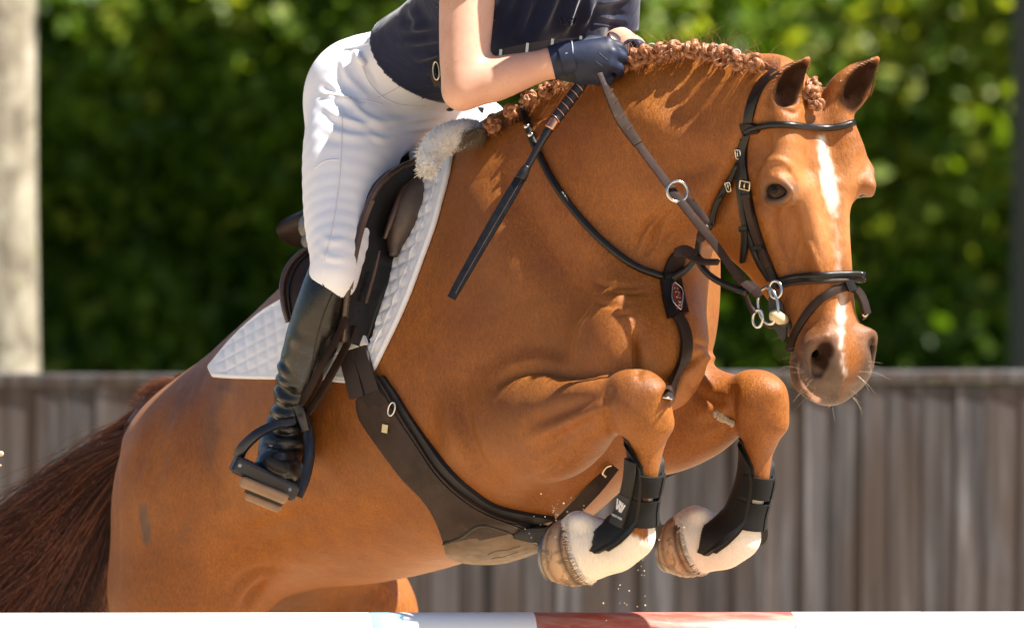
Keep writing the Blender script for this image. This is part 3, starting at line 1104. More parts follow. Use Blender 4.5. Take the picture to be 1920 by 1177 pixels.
# ---- head: sections (l, f front, f back, half width, narrowing towards the front)
HS = [
    (-.01, -.045, -.150, .052, .10),
    (.05, -.010, -.185, .072, .06),
    (.11, .000, -.205, .082, .02),
    (.17, .004, -.240, .084, -.04),
    (.24, .002, -.262, .088, .02),
    (.31, -.002, -.235, .083, .02),
    (.38, -.006, -.182, .072, .03),
    (.45, -.010, -.144, .062, .02),
    (.51, -.014, -.124, .055, .0),
    (.56, -.020, -.116, .055, -.02),
    (.600, -.042, -.108, .042, .0),
]
C = [H(0, (a + b) / 2, l) for l, a, b, w, e in HS]
n_ = len(HS)
B.loft(C, [hs] * n_, [hf] * n_, [s[3] for s in HS], [(s[1] - s[2]) / 2 for s in HS], [s[4] for s in HS], k=.05, n=70)
for sg in (-1, 1):
    # flat forehead edges, brow and orbit
    B.chain([H(sg * .050, -.022, .06), H(sg * .062, -.018, .13), H(sg * .076, -.028, .165)], [.026, .028, .026], k=.035, n=6)
    B.ell(H(sg * (.070 if sg < 0 else .055), -.030, .207 if sg < 0 else .196), (.032 if sg < 0 else .029, .040, .048 if sg < 0 else .056), HAX, k=.034)
    # cheek plate
    B.ell(H(sg * .054, -.160, .215), (.034, .088, .105), HAX, k=.035)
    # facial crest and nasal bone edge
    B.chain([H(sg * .070, -.070, .245), H(sg * .062, -.066, .31), H(sg * .052, -.062, .37)], [.013, .012, .008], k=.03)
    B.chain([H(sg * .036, -.024, .22), H(sg * .026, -.020, .32), H(sg * .021, -.022, .42), H(sg * .020, -.028, .48)], [.022, .020, .016, .014], k=.03, n=10)
    # hollow above the eye, hollow before the crest
    B.ell(H(sg * .092, -.052, .118), (.018, .026, .030), HAX, k=.03, mode='sub')
    B.ell(H(sg * .066, -.036, .335), (.013, .020, .07), HAX, k=.05, mode='sub')
    # nostril wings
    B.ell(H(sg * .044, -.036, .545), (.026, .030, .044), HAX, k=.025)
    B.ell(H(sg * .031, -.058, .588), (.028, .030, .028), HAX, k=.03)
    B.ell(H(sg * .026, -.100, .565), (.020, .022, .034), HAX, k=.03)
    # eyelids
    eo = H(sg * EYE[0], EYE[1], EYE[2])
    if sg < 0: B.ell(H(sg * (.0915 if sg < 0 else .096), -.014, .2085), (.020, .0245, .0175), HAX, k=.008, mode='sub')
    B.chain([H(sg * .091, -.050, .214), H(sg * .0975, -.030, .1895), H(sg * .091, -.004, .189), H(sg * .078, .010, .213)], [.005, .0075, .0075, .004] if sg < 0 else [.002, .004, .004, .002], k=.010 if sg < 0 else .03, n=10)
    B.chain([H(sg * .090, -.050, .217), H(sg * .0945, -.028, .230), H(sg * .087, -.004, .232), H(sg * .077, .010, .219)], [.004, .005, .005, .004] if sg < 0 else [.002, .003, .003, .002], k=.010 if sg < 0 else .03, n=10)
    # nostril: a comma-shaped opening with a raised rim
    B.chain([H(sg * .043, -.002, .508), H(sg * .060, -.014, .516), H(sg * .061, -.034, .545), H(sg * .061, -.046, .576)], [.007, .008, .008, .006], k=.016, n=10)
    B.chain([H(sg * .031, -.010, .515), H(sg * .029, -.010, .550), H(sg * .036, -.026, .582)], [.010, .012, .010], k=.014, n=8)
    B.chain([H(sg * .046, .004, .528), H(sg * .053, -.008, .552), H(sg * .050, -.022, .572)], [.012, .018, .012], k=.006, mode='sub', n=6)
    B.chain([H(sg * .048, -.014, .545), H(sg * .042, -.045, .515)], [.016, .014], k=.005, mode='sub')
    # mouth line
    B.chain([H(sg * .058, -.086, .480), H(sg * .057, -.080, .525), H(sg * .050, -.078, .572), H(sg * .036, -.074, .604)], [.0035, .004, .005, .005], k=.008, mode='sub', n=10)
B.ell(H(0, -.018, .535), (.046, .022, .055), HAX, k=.03)
B.chain([H(0, -.056, .606), H(0, -.044, .582)], [.022, .026], k=.03)
B.ell(H(0, -.100, .582), (.034, .024, .026), HAX, k=.02)
B.chain([H(-.04, -.076, .608), H(.04, -.076, .608)], [.005, .005], k=.01, mode='sub')
# hollow between the jaw bones under the head
B.ell(H(0, -.27, .28), (.022, .05, .16), HAX, k=.03, mode='sub')


# ears: leaf-shaped cups; base, mid, tip (px, py, y), opening direction
def ear(base, mid, tip, open_dir, wid):
    P = crv([W(*base), W(*mid), W(*tip)], 9)
    od = nrm(open_dir)
    T = np.gradient(P, axis=0); T /= np.linalg.norm(T, axis=1, keepdims=True)
    U = np.cross(T, od); U /= np.linalg.norm(U, axis=1, keepdims=True)
    V = np.cross(U, T)
    w = np.array([.72, .92, 1.0, 1.0, .92, .78, .56, .34, .16]) * wid
    d = np.array([1.0, .95, .85, .75, .62, .50, .38, .26, .16]) * wid * .72
    B.loft(P, U, V, w, d, None, k=.018, n=20)
    P2 = P + V * (np.array([.9, .9, .84, .76, .67, .57, .47, .37, .3]) * wid * .66)[:, None]
    B.loft(P2[2:8], U[2:8], V[2:8], (w * .68)[2:8] * np.array([.35, .72, .95, 1, 1, 1]), (d * 1.0)[2:8] * np.array([.5, .8, 1, 1, 1, 1]), None, k=.008, mode='sub', n=16)


EAR_N = dict(base=(1446, 212, -.625), mid=(1472, 160, -.648), tip=(1515, 111, -.645), open_dir=(.42, -.85, -.30), wid=.040)
EAR_F = dict(base=(1572, 196, -.578), mid=(1602, 155, -.602), tip=(1645, 111, -.597), open_dir=(.42, -.80, -.42), wid=.042)
ear(**EAR_N)
ear(**EAR_F)

hv, hq = B.mesh()
del B
hv = smooth_verts(hv, hq, 6)


def vnormals(V_, Q_):
    n_ = np.cross(V_[Q_[:, 2]] - V_[Q_[:, 0]], V_[Q_[:, 3]] - V_[Q_[:, 1]])
    out = np.zeros_like(V_)
    for c_ in range(4):
        for a_ in range(3):
            out[:, a_] += np.bincount(Q_[:, c_], n_[:, a_], len(V_))
    return out / (np.linalg.norm(out, axis=1, keepdims=True) + 1e-12)


# muscle edges, skin folds and veins, worked into the surface: photograph path, half width px, height m
FOLDS = [
    ([(925, 728), (960, 702), (1010, 691), (1065, 700), (1112, 706)], 9, -.011), ([(905, 712), (960, 684), (1020, 676), (1080, 690)], 18, .004),
    ([(868, 690), (866, 760), (880, 830), (908, 880), (955, 918)], 15, -.011), ([(845, 700), (842, 770), (856, 840), (884, 892)], 16, .005),
    ([(985, 905), (1022, 893), (1062, 868), (1084, 846)], 6, -.006), ([(1040, 884), (1064, 866), (1080, 842)], 5, .004),
    ([(985, 800), (1060, 768), (1140, 735)], 14, -.006), ([(975, 770), (1050, 738), (1120, 722)], 16, .003), ([(985, 855), (1080, 806), (1150, 772)], 14, -.006), ([(985, 828), (1070, 788), (1140, 756)], 12, .003),
    ([(1126, 770), (1142, 792), (1152, 815)], 9, -.008), ([(1146, 722), (1137, 752), (1140, 782)], 9, -.005),
    ([(1376, 716), (1370, 770), (1380, 812)], 9, -.008), ([(1280, 700), (1320, 742), (1372, 758)], 14, -.007), ([(1300, 800), (1340, 790), (1372, 782)], 12, -.005),
    ([(1262, 396), (1236, 420), (1226, 456), (1204, 482)], 5, -.006), ([(1246, 402), (1216, 432), (1200, 470)], 5, .005), ([(1240, 396), (1206, 428), (1188, 466)], 5, -.004), ([(1275, 430), (1250, 448), (1236, 470)], 4, -.004),
    ([(1108, 524), (1150, 541), (1212, 536)], 6, -.0035), ([(1130, 548), (1170, 552), (1220, 546)], 5, -.0035), ([(1112, 563), (1150, 574), (1186, 570)], 6, -.0025), ([(1150, 590), (1186, 588)], 5, -.002),
    ([(1400, 250), (1374, 318), (1346, 385), (1330, 430)], 15, -.016), ([(1360, 290), (1300, 320), (1240, 330)], 26, -.008), ([(1180, 200), (1260, 240), (1350, 260)], 30, .006),
    ([(950, 290), (995, 400), (1060, 520), (1100, 610)], 34, -.012), ([(900, 330), (930, 450), (985, 570)], 40, .008), ([(1090, 420), (1140, 500), (1180, 590)], 26, .007),
    ([(450, 1010), (520, 980), (610, 960)], 16, -.005), ([(420, 725), (402, 850), (424, 965)], 30, -.012), ([(350, 740), (322, 850), (318, 960)], 20, .004),
    ([(330, 780), (292, 850), (264, 930)], 6, -.004), ([(345, 790), (308, 860), (282, 935)], 6, -.0035), ([(318, 772), (276, 846), (248, 926)], 5, -.0035), ([(300, 780), (262, 850), (236, 920)], 5, -.003),
    ([(480, 860), (540, 900), (640, 905)], 22, -.004), ([(610, 760), (650, 870), (720, 960)], 18, -.003), ([(560, 770), (590, 880), (640, 970)], 18, -.003),
    ([(1500, 425), (1524, 470), (1541, 522)], 5, .004), ([(1506, 440), (1496, 470), (1492, 500)], 4, .002), ([(1482, 322), (1494, 345), (1490, 372)], 4, -.003), ([(1474, 316), (1484, 330)], 4, -.002),
    ([(1430, 305), (1462, 300), (1490, 316)], 7, .003), ([(1460, 200), (1490, 212), (1500, 196)], 6, -.003), ([(1192, 612), (1194, 650), (1198, 706)], 8, -.016),
    ([(1250, 748), (1288, 684), (1326, 662)], 8, -.014), ([(1296, 668), (1340, 672), (1376, 690)], 8, .005), ([(1300, 640), (1330, 652)], 5, -.004),
    ([(430, 1112), (470, 1076), (520, 1066)], 10, -.008), ([(500, 1085), (470, 1120), (455, 1150)], 9, -.010),
    ([(1440, 590), (1470, 560), (1480, 530)], 8, -.003), ([(1490, 655), (1512, 690), (1530, 715)], 6, -.004), ([(1535, 706), (1520, 720), (1508, 700)], 6, .003),
]
for it_ in range(1):
    hn = vnormals(hv, hq)
    fx, fy = to_px(hv)
    disp = np.zeros(len(hv))
    for pts_, w_, h_ in FOLDS:
        C_ = crv_len(np.asarray(pts_, float), 16)
        m_ = np.flatnonzero((fx > C_[:, 0].min() - 4 * w_) & (fx < C_[:, 0].max() + 4 * w_) & (fy > C_[:, 1].min() - 4 * w_) & (fy < C_[:, 1].max() + 4 * w_) & (hn[:, 1] < .1))
        best = np.full(len(m_), 1e9); tt = np.zeros(len(m_))
        for q in range(15):
            ab = C_[q + 1] - C_[q]
            t = np.clip(((fx[m_] - C_[q, 0]) * ab[0] + (fy[m_] - C_[q, 1]) * ab[1]) / (ab @ ab), 0, 1)
            d = np.hypot(fx[m_] - C_[q, 0] - t * ab[0], fy[m_] - C_[q, 1] - t * ab[1])
            b_ = d < best
            best[b_] = d[b_]; tt[b_] = (q + t[b_]) / 15
        disp[m_] += 1.25 * h_ * np.sin(math.pi * np.clip(tt, .03, .97)) ** .8 * np.exp(-(best / w_) ** 2)
    hv = hv + hn * disp[:, None]


# ------------------------------------------------------------------ horse: markings on the body mesh
horse = empty('horse', W(850, 700, 0), 'chestnut horse with plaited mane and white blaze jumping over the pole', 'horse')
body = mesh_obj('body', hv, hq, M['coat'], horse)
px, py = to_px(hv)
rel = hv - HO
hS = rel @ hs / 1.10; hF = rel @ hf / 1.12; hL = rel @ hl / .895
nz = np.array([mnoise.noise((p[0] * 70, p[1] * 70, p[2] * 70)) for p in hv]) * .6
nz2 = np.array([mnoise.noise((p[0] * 190, p[1] * 190, p[2] * 60)) for p in hv]) * .5


def poly_mask(pts, soft, jag):
    """Distance to a px polyline with per-point half widths -> 0..1 mask."""
    P = np.asarray(pts, float)
    best = np.full(len(px), 1e9)
    for i in range(len(P) - 1):
        a, b = P[i], P[i + 1]
        ab = b[:2] - a[:2]
        t = np.clip(((px - a[0]) * ab[0] + (py - a[1]) * ab[1]) / (ab @ ab), 0, 1)
        d = np.hypot(px - a[0] - t * ab[0], py - a[1] - t * ab[1]) - (a[2] + (b[2] - a[2]) * t)
        best = np.minimum(best, d)
    best = best + jag * (nz + nz2)
    return 1 - sstep(-soft, soft, best)


face = (hF > -.075) & (hL > .02) & (hL < .66) & (np.abs(hS) < .12) & (px > 1380)
near_side = (hv[:, 1] < .42)
white = poly_mask([(1540, 258, 1), (1546, 295, 8), (1554, 340, 13), (1561, 378, 9), (1566, 405, 0)], 9, 9) * face
white = np.maximum(white, poly_mask([(1567, 420, -3), (1572, 480, 2), (1575, 540, 4), (1578, 575, 5), (1577, 610, 4), (1578, 650, 0)], 9, 8) * face * (.42 + .5 * sstep(560, 580, py)))
white = np.maximum(white, poly_mask([(1580, 665, 1), (1583, 690, 3), (1584, 704, 1)], 7, 8) * face * .5)
# socks on the front legs
lowN = (py > 930) & (px > 985) & (px < 1232) & (hv[:, 1] < -.50)
lowF = (hv[:, 2] < 1.32) & (px >= 1215) & (px < 1480) & (hv[:, 1] < -.2)
wn_ = sstep(-6, 6, (px * -.55 + py + 8 * nz + 12 * nz2) - (1180 * -.55 + 998)) * lowN
wf_ = sstep(-8, 8, py - 908 + 10 * nz) * lowF
white = np.maximum(white, np.maximum(wn_, wf_))
# far hind stocking etc. stay chestnut
# grey-brown muzzle, eye surrounds, dark inside of the ears
mz = sstep(.45, .55, hL + .018 * nz) * (hL < .70) * (px > 1400) * (hS > -.2) * (hv[:, 1] < -.60)
side = sstep(.004, .036, np.abs(hS) + .35 * np.maximum(-hF - .01, 0))
dark = .95 * mz * np.clip(side + .55 * sstep(.555, .60, hL), 0, 1)
dark = np.maximum(dark, .95 * sstep(.43, .52, hL + .015 * nz) * sstep(.04, .085, -hF + .01 * nz) * (hL < .7) * (px > 1380) * (hv[:, 1] < -.60))
for sg in (-1, 1):
    d = np.sqrt(((hS - sg * .088) / 1.1) ** 2 + ((hF + .016) / 1.0) ** 2 + ((hL - .213) / .9) ** 2)
    dark = np.maximum(dark, (.85 if sg < 0 else .5) * (1 - sstep(.022, .042, d + .008 * nz)) * (px > 1380))
    dark = np.maximum(dark, (.35 if sg < 0 else 0) * (1 - sstep(.03, .06, np.sqrt((hS - sg * .085) ** 2 + (hF + .02) ** 2 + ((hL - .245) / 1.3) ** 2))) * (px > 1380))
# dark smears and sweat streaks on the quarters
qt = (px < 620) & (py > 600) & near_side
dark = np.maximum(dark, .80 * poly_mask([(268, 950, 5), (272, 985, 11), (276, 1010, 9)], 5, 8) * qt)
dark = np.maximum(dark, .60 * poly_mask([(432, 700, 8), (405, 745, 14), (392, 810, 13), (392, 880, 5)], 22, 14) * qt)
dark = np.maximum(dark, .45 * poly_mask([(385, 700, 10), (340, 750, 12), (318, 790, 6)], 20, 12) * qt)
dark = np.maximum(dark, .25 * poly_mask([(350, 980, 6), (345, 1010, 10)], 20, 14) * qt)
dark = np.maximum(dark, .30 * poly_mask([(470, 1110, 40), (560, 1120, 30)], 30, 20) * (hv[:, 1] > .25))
# inner ears
deep = np.zeros(len(hv))
for E in (EAR_N, EAR_F):
    a, b, c_ = (W(*E[q]) for q in ('base', 'mid', 'tip'))
    od = nrm(E['open_dir'])
    P = crv([a, b, c_], 9)
    ctr = P[2:7] + od * E['wid'] * .30
    d = np.min([np.linalg.norm(hv - q, axis=1) for q in ctr], axis=0)
    deep = np.maximum(deep, (1 - sstep(E['wid'] * .52, E['wid'] * .88, d + .003 * nz)))
# nostrils
for sg in (-1, 1):
    d = np.min([np.linalg.norm(hv - H(sg * s_, f_, l_), axis=1) for s_, f_, l_ in ((.046, -.002, .535), (.050, -.014, .555), (.045, -.035, .530))], axis=0)
    deep = np.maximum(deep, .95 * (1 - sstep(.012, .021, d)))
pink = poly_mask([(1500, 690, 4), (1512, 720, 9), (1532, 745, 8)], 4, 4) * (px > 1480) * (hF < -.05) * .9
pale = .55 * poly_mask([(1490, 300, 40), (1520, 420, 40)], 60, 20) * face + .45 * poly_mask([(1600, 330, 30), (1590, 460, 30)], 50, 20) * face
# shade over the shoulder, forearm and flank, painted into the coat colour
shade_dirt = poly_mask([(880, 420, 60), (950, 560, 80), (1040, 640, 50)], 90, 40) * .8
shade_dirt = np.maximum(shade_dirt, poly_mask([(960, 760, 40), (1080, 745, 25), (1190, 735, 30)], 45, 30) * .9)
shade_dirt = np.maximum(shade_dirt, poly_mask([(900, 800, 25), (980, 840, 20)], 40, 30) * .7)
shade_dirt = np.maximum(shade_dirt, poly_mask([(640, 800, 20), (700, 880, 30)], 50, 30) * .6)
shade_dirt = np.maximum(shade_dirt, poly_mask([(420, 700, 30), (600, 760, 20)], 60, 40) * .5)
shade_dirt *= (hv[:, 1] < .5)
shade_dirt = np.maximum(shade_dirt, .9 * poly_mask([(480, 1120, 40), (620, 1120, 40), (700, 1130, 25)], 30, 40) * (hv[:, 1] > .30) * (py > 1060))  # deep shade of the far inner thigh painted in, with some dirt
for nm, arr in (('shade_dirt', shade_dirt), ('white', white), ('dark', dark), ('deep', deep), ('pink', pink), ('pale', pale)):
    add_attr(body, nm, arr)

body_bvh = BVHTree.FromPolygons([tuple(p) for p in hv.tolist()], hq.tolist())
CAMP = Vector((0, -CAM_D, CAM_Z))


def hit(x, y, bvh=None):
    d = (WV((x, y, 0)) - CAMP).normalized()
    r = (bvh or body_bvh).ray_cast(CAMP, d)
    return (r[0], r[1]) if r[0] is not None else (None, None)


def dep(x, y, default=0.0):
    p, n = hit(x, y)
    return p.y if p is not None else default


# eyes
for sg in (-1, 1):
    c0 = H(sg * EYE[0], EYE[1], EYE[2])
    mb = MB(); mb.ball((0, 0, 0), .0265, 32, 24)
    o = mb.build('eye', M['eye'], None)
    look = nrm(H(sg * .0925, -.016, .2075) - c0)
    vs = np.array(mb.v)
    an = np.arccos(np.clip((vs / .0265) @ look, -1, 1))
    horiz = np.abs(vs @ hl) / .0265
    add_attr(o, 'iris', np.clip(an / .75 + horiz * .35, 0, 1))
    o.location = c0
    attach(o, horse)


def strands(curves, rads, name, mat, parent, tones, sides=3, root=0.0):
    V_, F_, T_ = [], [], []
    base = 0
    for C_, r_, tn in zip(curves, rads, tones):
        m_ = len(C_)
        t = np.gradient(C_, axis=0); t /= (np.linalg.norm(t, axis=1, keepdims=True) + 1e-9)
        ref = np.array([.3, .9, .2])
        u = np.cross(t, ref); u /= (np.linalg.norm(u, axis=1, keepdims=True) + 1e-9)
        w_ = np.cross(t, u)
        rr = (r_ * np.linspace(1, .25, m_))[:, None]
        ring = np.stack([C_ + (u * math.cos(a_) + w_ * math.sin(a_)) * rr for a_ in (2 * math.pi * q / sides for q in range(sides))], axis=1)
        V_.append(ring.reshape(-1, 3))
        i = np.arange(m_ - 1)[:, None] * sides; q = np.arange(sides)[None, :]
        A = i + q; B_ = i + (q + 1) % sides
        F_.append((np.stack([A, B_, B_ + sides, A + sides], axis=2).reshape(-1, 4)) + base)
        T_.append(np.clip(np.repeat(tn + root * (1 - np.linspace(0, 1, m_)) ** 3.2, sides), 0, 1))
        base += m_ * sides
    o = mesh_obj(name, np.vstack(V_), np.vstack(F_), mat, parent)
    add_attr(o, 'tone', np.concatenate(T_))
    return o



# hooves: a slanted horn capsule with coronet, growth rings and a steel shoe
def hoof(co, so, r0, r1, front, y0, y1, name='hoof', shod=True):
    """co / so: px of the coronet and sole centres; r0 / r1 half sizes (across the image, depth); front = px direction of the toe."""
    a = W(co[0], co[1], y0); b = W(so[0], so[1], y1)
    ax = nrm(b - a)
    fr = np.array([front[0], 0, -front[1]], float); fr = nrm(fr - ax * (fr @ ax)); sd = np.cross(ax, fr)
    n, m = 40, 12
    V_, ring = [], []
    for j in range(m + 1):
        t = j / m
        for i in range(n):
            ph = 2 * math.pi * i / n
            toe = .5 + .5 * math.cos(ph)
            ra = r0[0] + (r1[0] - r0[0]) * t; rd = r0[1] + (r1[1] - r0[1]) * t
            lip = .003 * math.exp(-((t - .04) / .07) ** 2) + .007 * math.sin(math.pi * t) + .0012 * math.sin(t * 40 + 2 * math.sin(ph))
            back = -.012 * (1 - toe) * (1 - t)
            p = a + (b - a) * (t * (.84 + .28 * toe) - .20 * (1 - t) * (toe - .5)) + fr * math.cos(ph) * (ra + lip + back) + sd * math.sin(ph) * (rd + lip)
            V_.append(p); ring.append(t)
    F_ = [(j * n + i, j * n + (i + 1) % n, (j + 1) * n + (i + 1) % n, (j + 1) * n + i) for j in range(m) for i in range(n)]
    base = m * n
    V_.append(np.mean(V_[base:base + n], axis=0) - ax * .008); ring.append(.9)
    F_ += [(base + i, base + (i + 1) % n, len(V_) - 1) for i in range(n)]
    o = mesh_obj(name, V_, F_, M['hoof'], None)
    add_attr(o, 'ring', ring)
    attach(o, horse)
    if shod:
        cs, rs, ts = [], [], []
        r9 = np.random.default_rng(int(co[0]))
        for q in range(260):
            ph = r9.uniform(0, 2 * math.pi); toe = .5 + .5 * math.cos(ph)
            p0 = a - (b - a) * (.10 + .20 * (toe - .5)) + fr * math.cos(ph) * (r0[0] - .004) + sd * math.sin(ph) * (r0[1] - .004)
            d = (b - a) * r9.uniform(.12, .24) + (fr * math.cos(ph) + sd * math.sin(ph)) * r9.uniform(.003, .006)
            cs.append(crv([p0, p0 + d * .55 + (fr * math.cos(ph) + sd * math.sin(ph)) * .003, p0 + d + r9.normal(0, .0015, 3)], 5)); rs.append(.0010); ts.append(r9.uniform(.2, 1))
        strands(cs, rs, 'coronet_hair', M['sock_hair'], horse, ts)
        mb = MB()
        pts = []
        for i in range(33):
            ph = R(-155 + 310 * i / 32)
            toe = .5 + .5 * math.cos(ph)
            pts.append(a + (b - a) * (.84 + .28 * toe + .05) + fr * math.cos(ph) * (r1[0] - .004) + sd * math.sin(ph) * (r1[1] - .004))
        mb.tube(pts, .0046, 8)
        s_ = mb.build('horseshoe', M['shoe'], None)
        attach(s_, o)
    return o


SHIFT[0] = 0.0
hoof((1092, 1028), (1040, 1036), (.063, .054), (.050, .058), (.35, 1.0), -.548, -.520)
SHIFT[0] = .06
hoof((1305, 1016), (1258, 1023), (.060, .054), (.048, .058), (.30, 1.0), -.348, -.322)
SHIFT[0] = 0.0
hoof((105, 1850), (70, 1900), (.055, .05), (.065, .06), (1, .2), .60, .63, shod=False)
hoof((505, 1850), (475, 1900), (.055, .05), (.065, .06), (1, .2), .80, .83, shod=False)

# chestnut callus on the far forearm
p_, n_v = hit(1357, 782)
mb = MB()
for i in range(7):
    q = p_ + Vector((-.014 + .0048 * i, 0, .007 - .0028 * i)) + n_v * .002
    mb.ball(q, (.0065, .005, .008 + .002 * math.sin(i)), 8, 6)
mb.build('callus', M['callus'], horse)


# ------------------------------------------------------------------ tail: a dock and thousands of hairs
rg = np.random.default_rng(21)
dock = crv([W(372, 760, .58), W(315, 752, .63), W(265, 800, .66), W(215, 870, .68), W(160, 960, .69)], 30)
mb = MB(); mb.tube(dock, list(np.linspace(.042, .018, 30)), 14)
tail_root = mb.build('tail', M['tail'], horse)
add_attr(tail_root, 'tone', np.full(len(mb.v), .4))
cs, rs, ts = [], [], []
for i in range(6500):
    u0 = rg.random() ** 1.4
    s0 = dock[int(u0 * 27)]
    a_ = rg.uniform(0, 2 * math.pi)
    rr = .040 * (1 - .5 * u0)
    off = np.array([math.cos(a_) * rr * .8, math.sin(a_) * rr, math.sin(a_ * 1 + .6) * rr])
    fan = np.clip(rg.normal(0, .45), -1, 1)                     # -1 upper edge, 1 lower edge
    out = np.array([math.cos(a_), math.sin(a_)])
    L = 1.0 - .55 * u0
    end = W(-70 + 150 * (fan + .35) + rg.normal(0, 14), 1115 + 140 * fan + 70 + rg.normal(0, 40), .70 + .10 * out[1] + rg.normal(0, .03))
    m1 = W(190 + 70 * fan, 890 + 48 * fan + 25, .68 + .07 * out[1]) + rg.normal(0, .010, 3)
    m0 = dock[min(int(u0 * 27) + 3, 29)] + off * 1.15
    if u0 < .4:
        pts = [s0 + off * .9, m0, m1, (m1 + end) / 2 + np.array([-.01, 0, -.03]) + rg.normal(0, .010, 3), end]
    else:
        pts = [s0 + off * .9, m0, (m0 * .45 + end * .55) + np.array([-.01, 0, -.01]) + rg.normal(0, .014, 3), end]
    C_ = crv(pts, 14)
    wv = rg.uniform(0, 6.28)
    ph = np.linspace(0, 1, 14)
    C_ += (np.sin(ph * rg.uniform(4, 9) + wv) * .0025 * ph)[:, None] * np.array([.5, .6, .6])
    cs.append(C_); rs.append(rg.uniform(.0005, .0012))
    clump = mnoise.noise((fan * 5, out[1] * 2.0, 4.4))
    ts.append(np.clip(.24 + .60 * clump + .25 * (u0 < .18) * (off[2] > 0) + rg.normal(0, .13), 0, 1))
for i in range(60):                                              # flying single hairs
    f0 = rg.uniform(-1.2, -.2)
    pts = [dock[12], W(170 + rg.normal(0, 20), 850 + rg.normal(0, 20), .66), W(60 + rg.normal(0, 20), 935 + rg.normal(0, 25), .66), W(-60, 1010 + rg.normal(0, 60), .66)]
    cs.append(crv(pts, 14)); rs.append(.0007); ts.append(rg.uniform(.3, .8))
strands(cs, rs, 'tail_hair', M['tail'], tail_root, ts, 3, .5)['kind'] = 'stuff'

# short fuzz on top of the dock
cs, rs, ts = [], [], []
for i in range(500):
    u0 = rg.uniform(0, .45); s0 = dock[int(u0 * 29)]
    a_ = rg.uniform(0.2, 2.9)
    p0 = s0 + np.array([math.cos(a_) * .018, -.02 * rg.random(), .040 * math.sin(a_) * (1 - .3 * u0)])
    d = np.array([-.030, rg.normal(0, .008), rg.uniform(.0, .012)])
    cs.append(crv([p0, p0 + d * .5 + (0, 0, .004), p0 + d], 5)); rs.append(.0008); ts.append(rg.uniform(.6, 1))
strands(cs, rs, 'tail_fuzz', M['tail'], tail_root, ts)


# ------------------------------------------------------------------ plaited mane
def plait_mesh(seed, R0=.0108, turns=1.25, thick=.0112):
    """A three-strand plait rolled up into a rosette with stray ends; made once, copied along the crest."""
    r2 = np.random.default_rng(seed)
    n = 120
    V_, F_, T_ = [], [], []
    base = 0
    u = np.linspace(0, 1, n)
    th = u * turns * 2 * math.pi + seed
    rad = R0 * (1.0 - .62 * u)
    core = np.stack([np.cos(th) * rad, -.008 + .020 * u * 0 + .004 * np.sin(th * 1.3) - u * .010, np.sin(th) * rad], axis=1)
    tg = np.gradient(core, axis=0); tg /= np.linalg.norm(tg, axis=1, keepdims=True)
    upv = np.array([0, 1.0, 0]); sd = np.cross(tg, upv); sd /= np.linalg.norm(sd, axis=1, keepdims=True); up2 = np.cross(sd, tg)
    for s_ in range(3):
        ph = u * turns * 10.5 + s_ * 2 * math.pi / 3
        c_ = core + sd * (np.sin(ph) * thick * .72)[:, None] + up2 * (np.sin(2 * ph) * thick * .45)[:, None]
        for q in range(7):                                      # hairs bundled in each strand
            a_ = 2 * math.pi * q / 7
            cc = c_ + sd * math.cos(a_) * thick * .36 + up2 * math.sin(a_) * thick * .36
            t = np.gradient(cc, axis=0); t /= np.linalg.norm(t, axis=1, keepdims=True)
            x_ = np.cross(t, upv); x_ /= np.linalg.norm(x_, axis=1, keepdims=True); y_ = np.cross(x_, t)
            rr = thick * .25
            k_ = 4
            ring = np.stack([cc + (x_ * math.cos(b_) + y_ * math.sin(b_)) * rr for b_ in (2 * math.pi * z / k_ for z in range(k_))], axis=1).reshape(-1, 3)
            i = np.arange(n - 1)[:, None] * k_; z = np.arange(k_)[None, :]
            A = i + z; B_ = i + (z + 1) % k_
            F_.append(np.stack([A, B_, B_ + k_, A + k_], axis=2).reshape(-1, 4) + base)
            V_.append(ring); T_.append(np.full(len(ring), np.clip(.5 + r2.normal(0, .22), 0, 1))); base += len(ring)
    for q in range(16):                                         # stray ends
        p0 = core[-1] + r2.normal(0, .006, 3)
        d = r2.normal(0, .010, 3) + np.array([0, -.002, -.010])
        cc = crv([p0, p0 + d * .5, p0 + d + r2.normal(0, .004, 3)], 6)
        t = np.gradient(cc, axis=0); t /= np.linalg.norm(t, axis=1, keepdims=True)
        x_ = np.cross(t, upv); x_ /= (np.linalg.norm(x_, axis=1, keepdims=True) + 1e-9); y_ = np.cross(x_, t)
        ring = np.stack([cc + (x_ * math.cos(b_) + y_ * math.sin(b_)) * .0006 for b_ in (0, 2.1, 4.2)], axis=1).reshape(-1, 3)
        i = np.arange(5)[:, None] * 3; z = np.arange(3)[None, :]
        A = i + z; B_ = i + (z + 1) % 3
        F_.append(np.stack([A, B_, B_ + 3, A + 3], axis=2).reshape(-1, 4) + base); V_.append(ring); T_.append(np.full(len(ring), .7)); base += len(ring)
    return np.vstack(V_), np.vstack(F_), np.concatenate(T_)


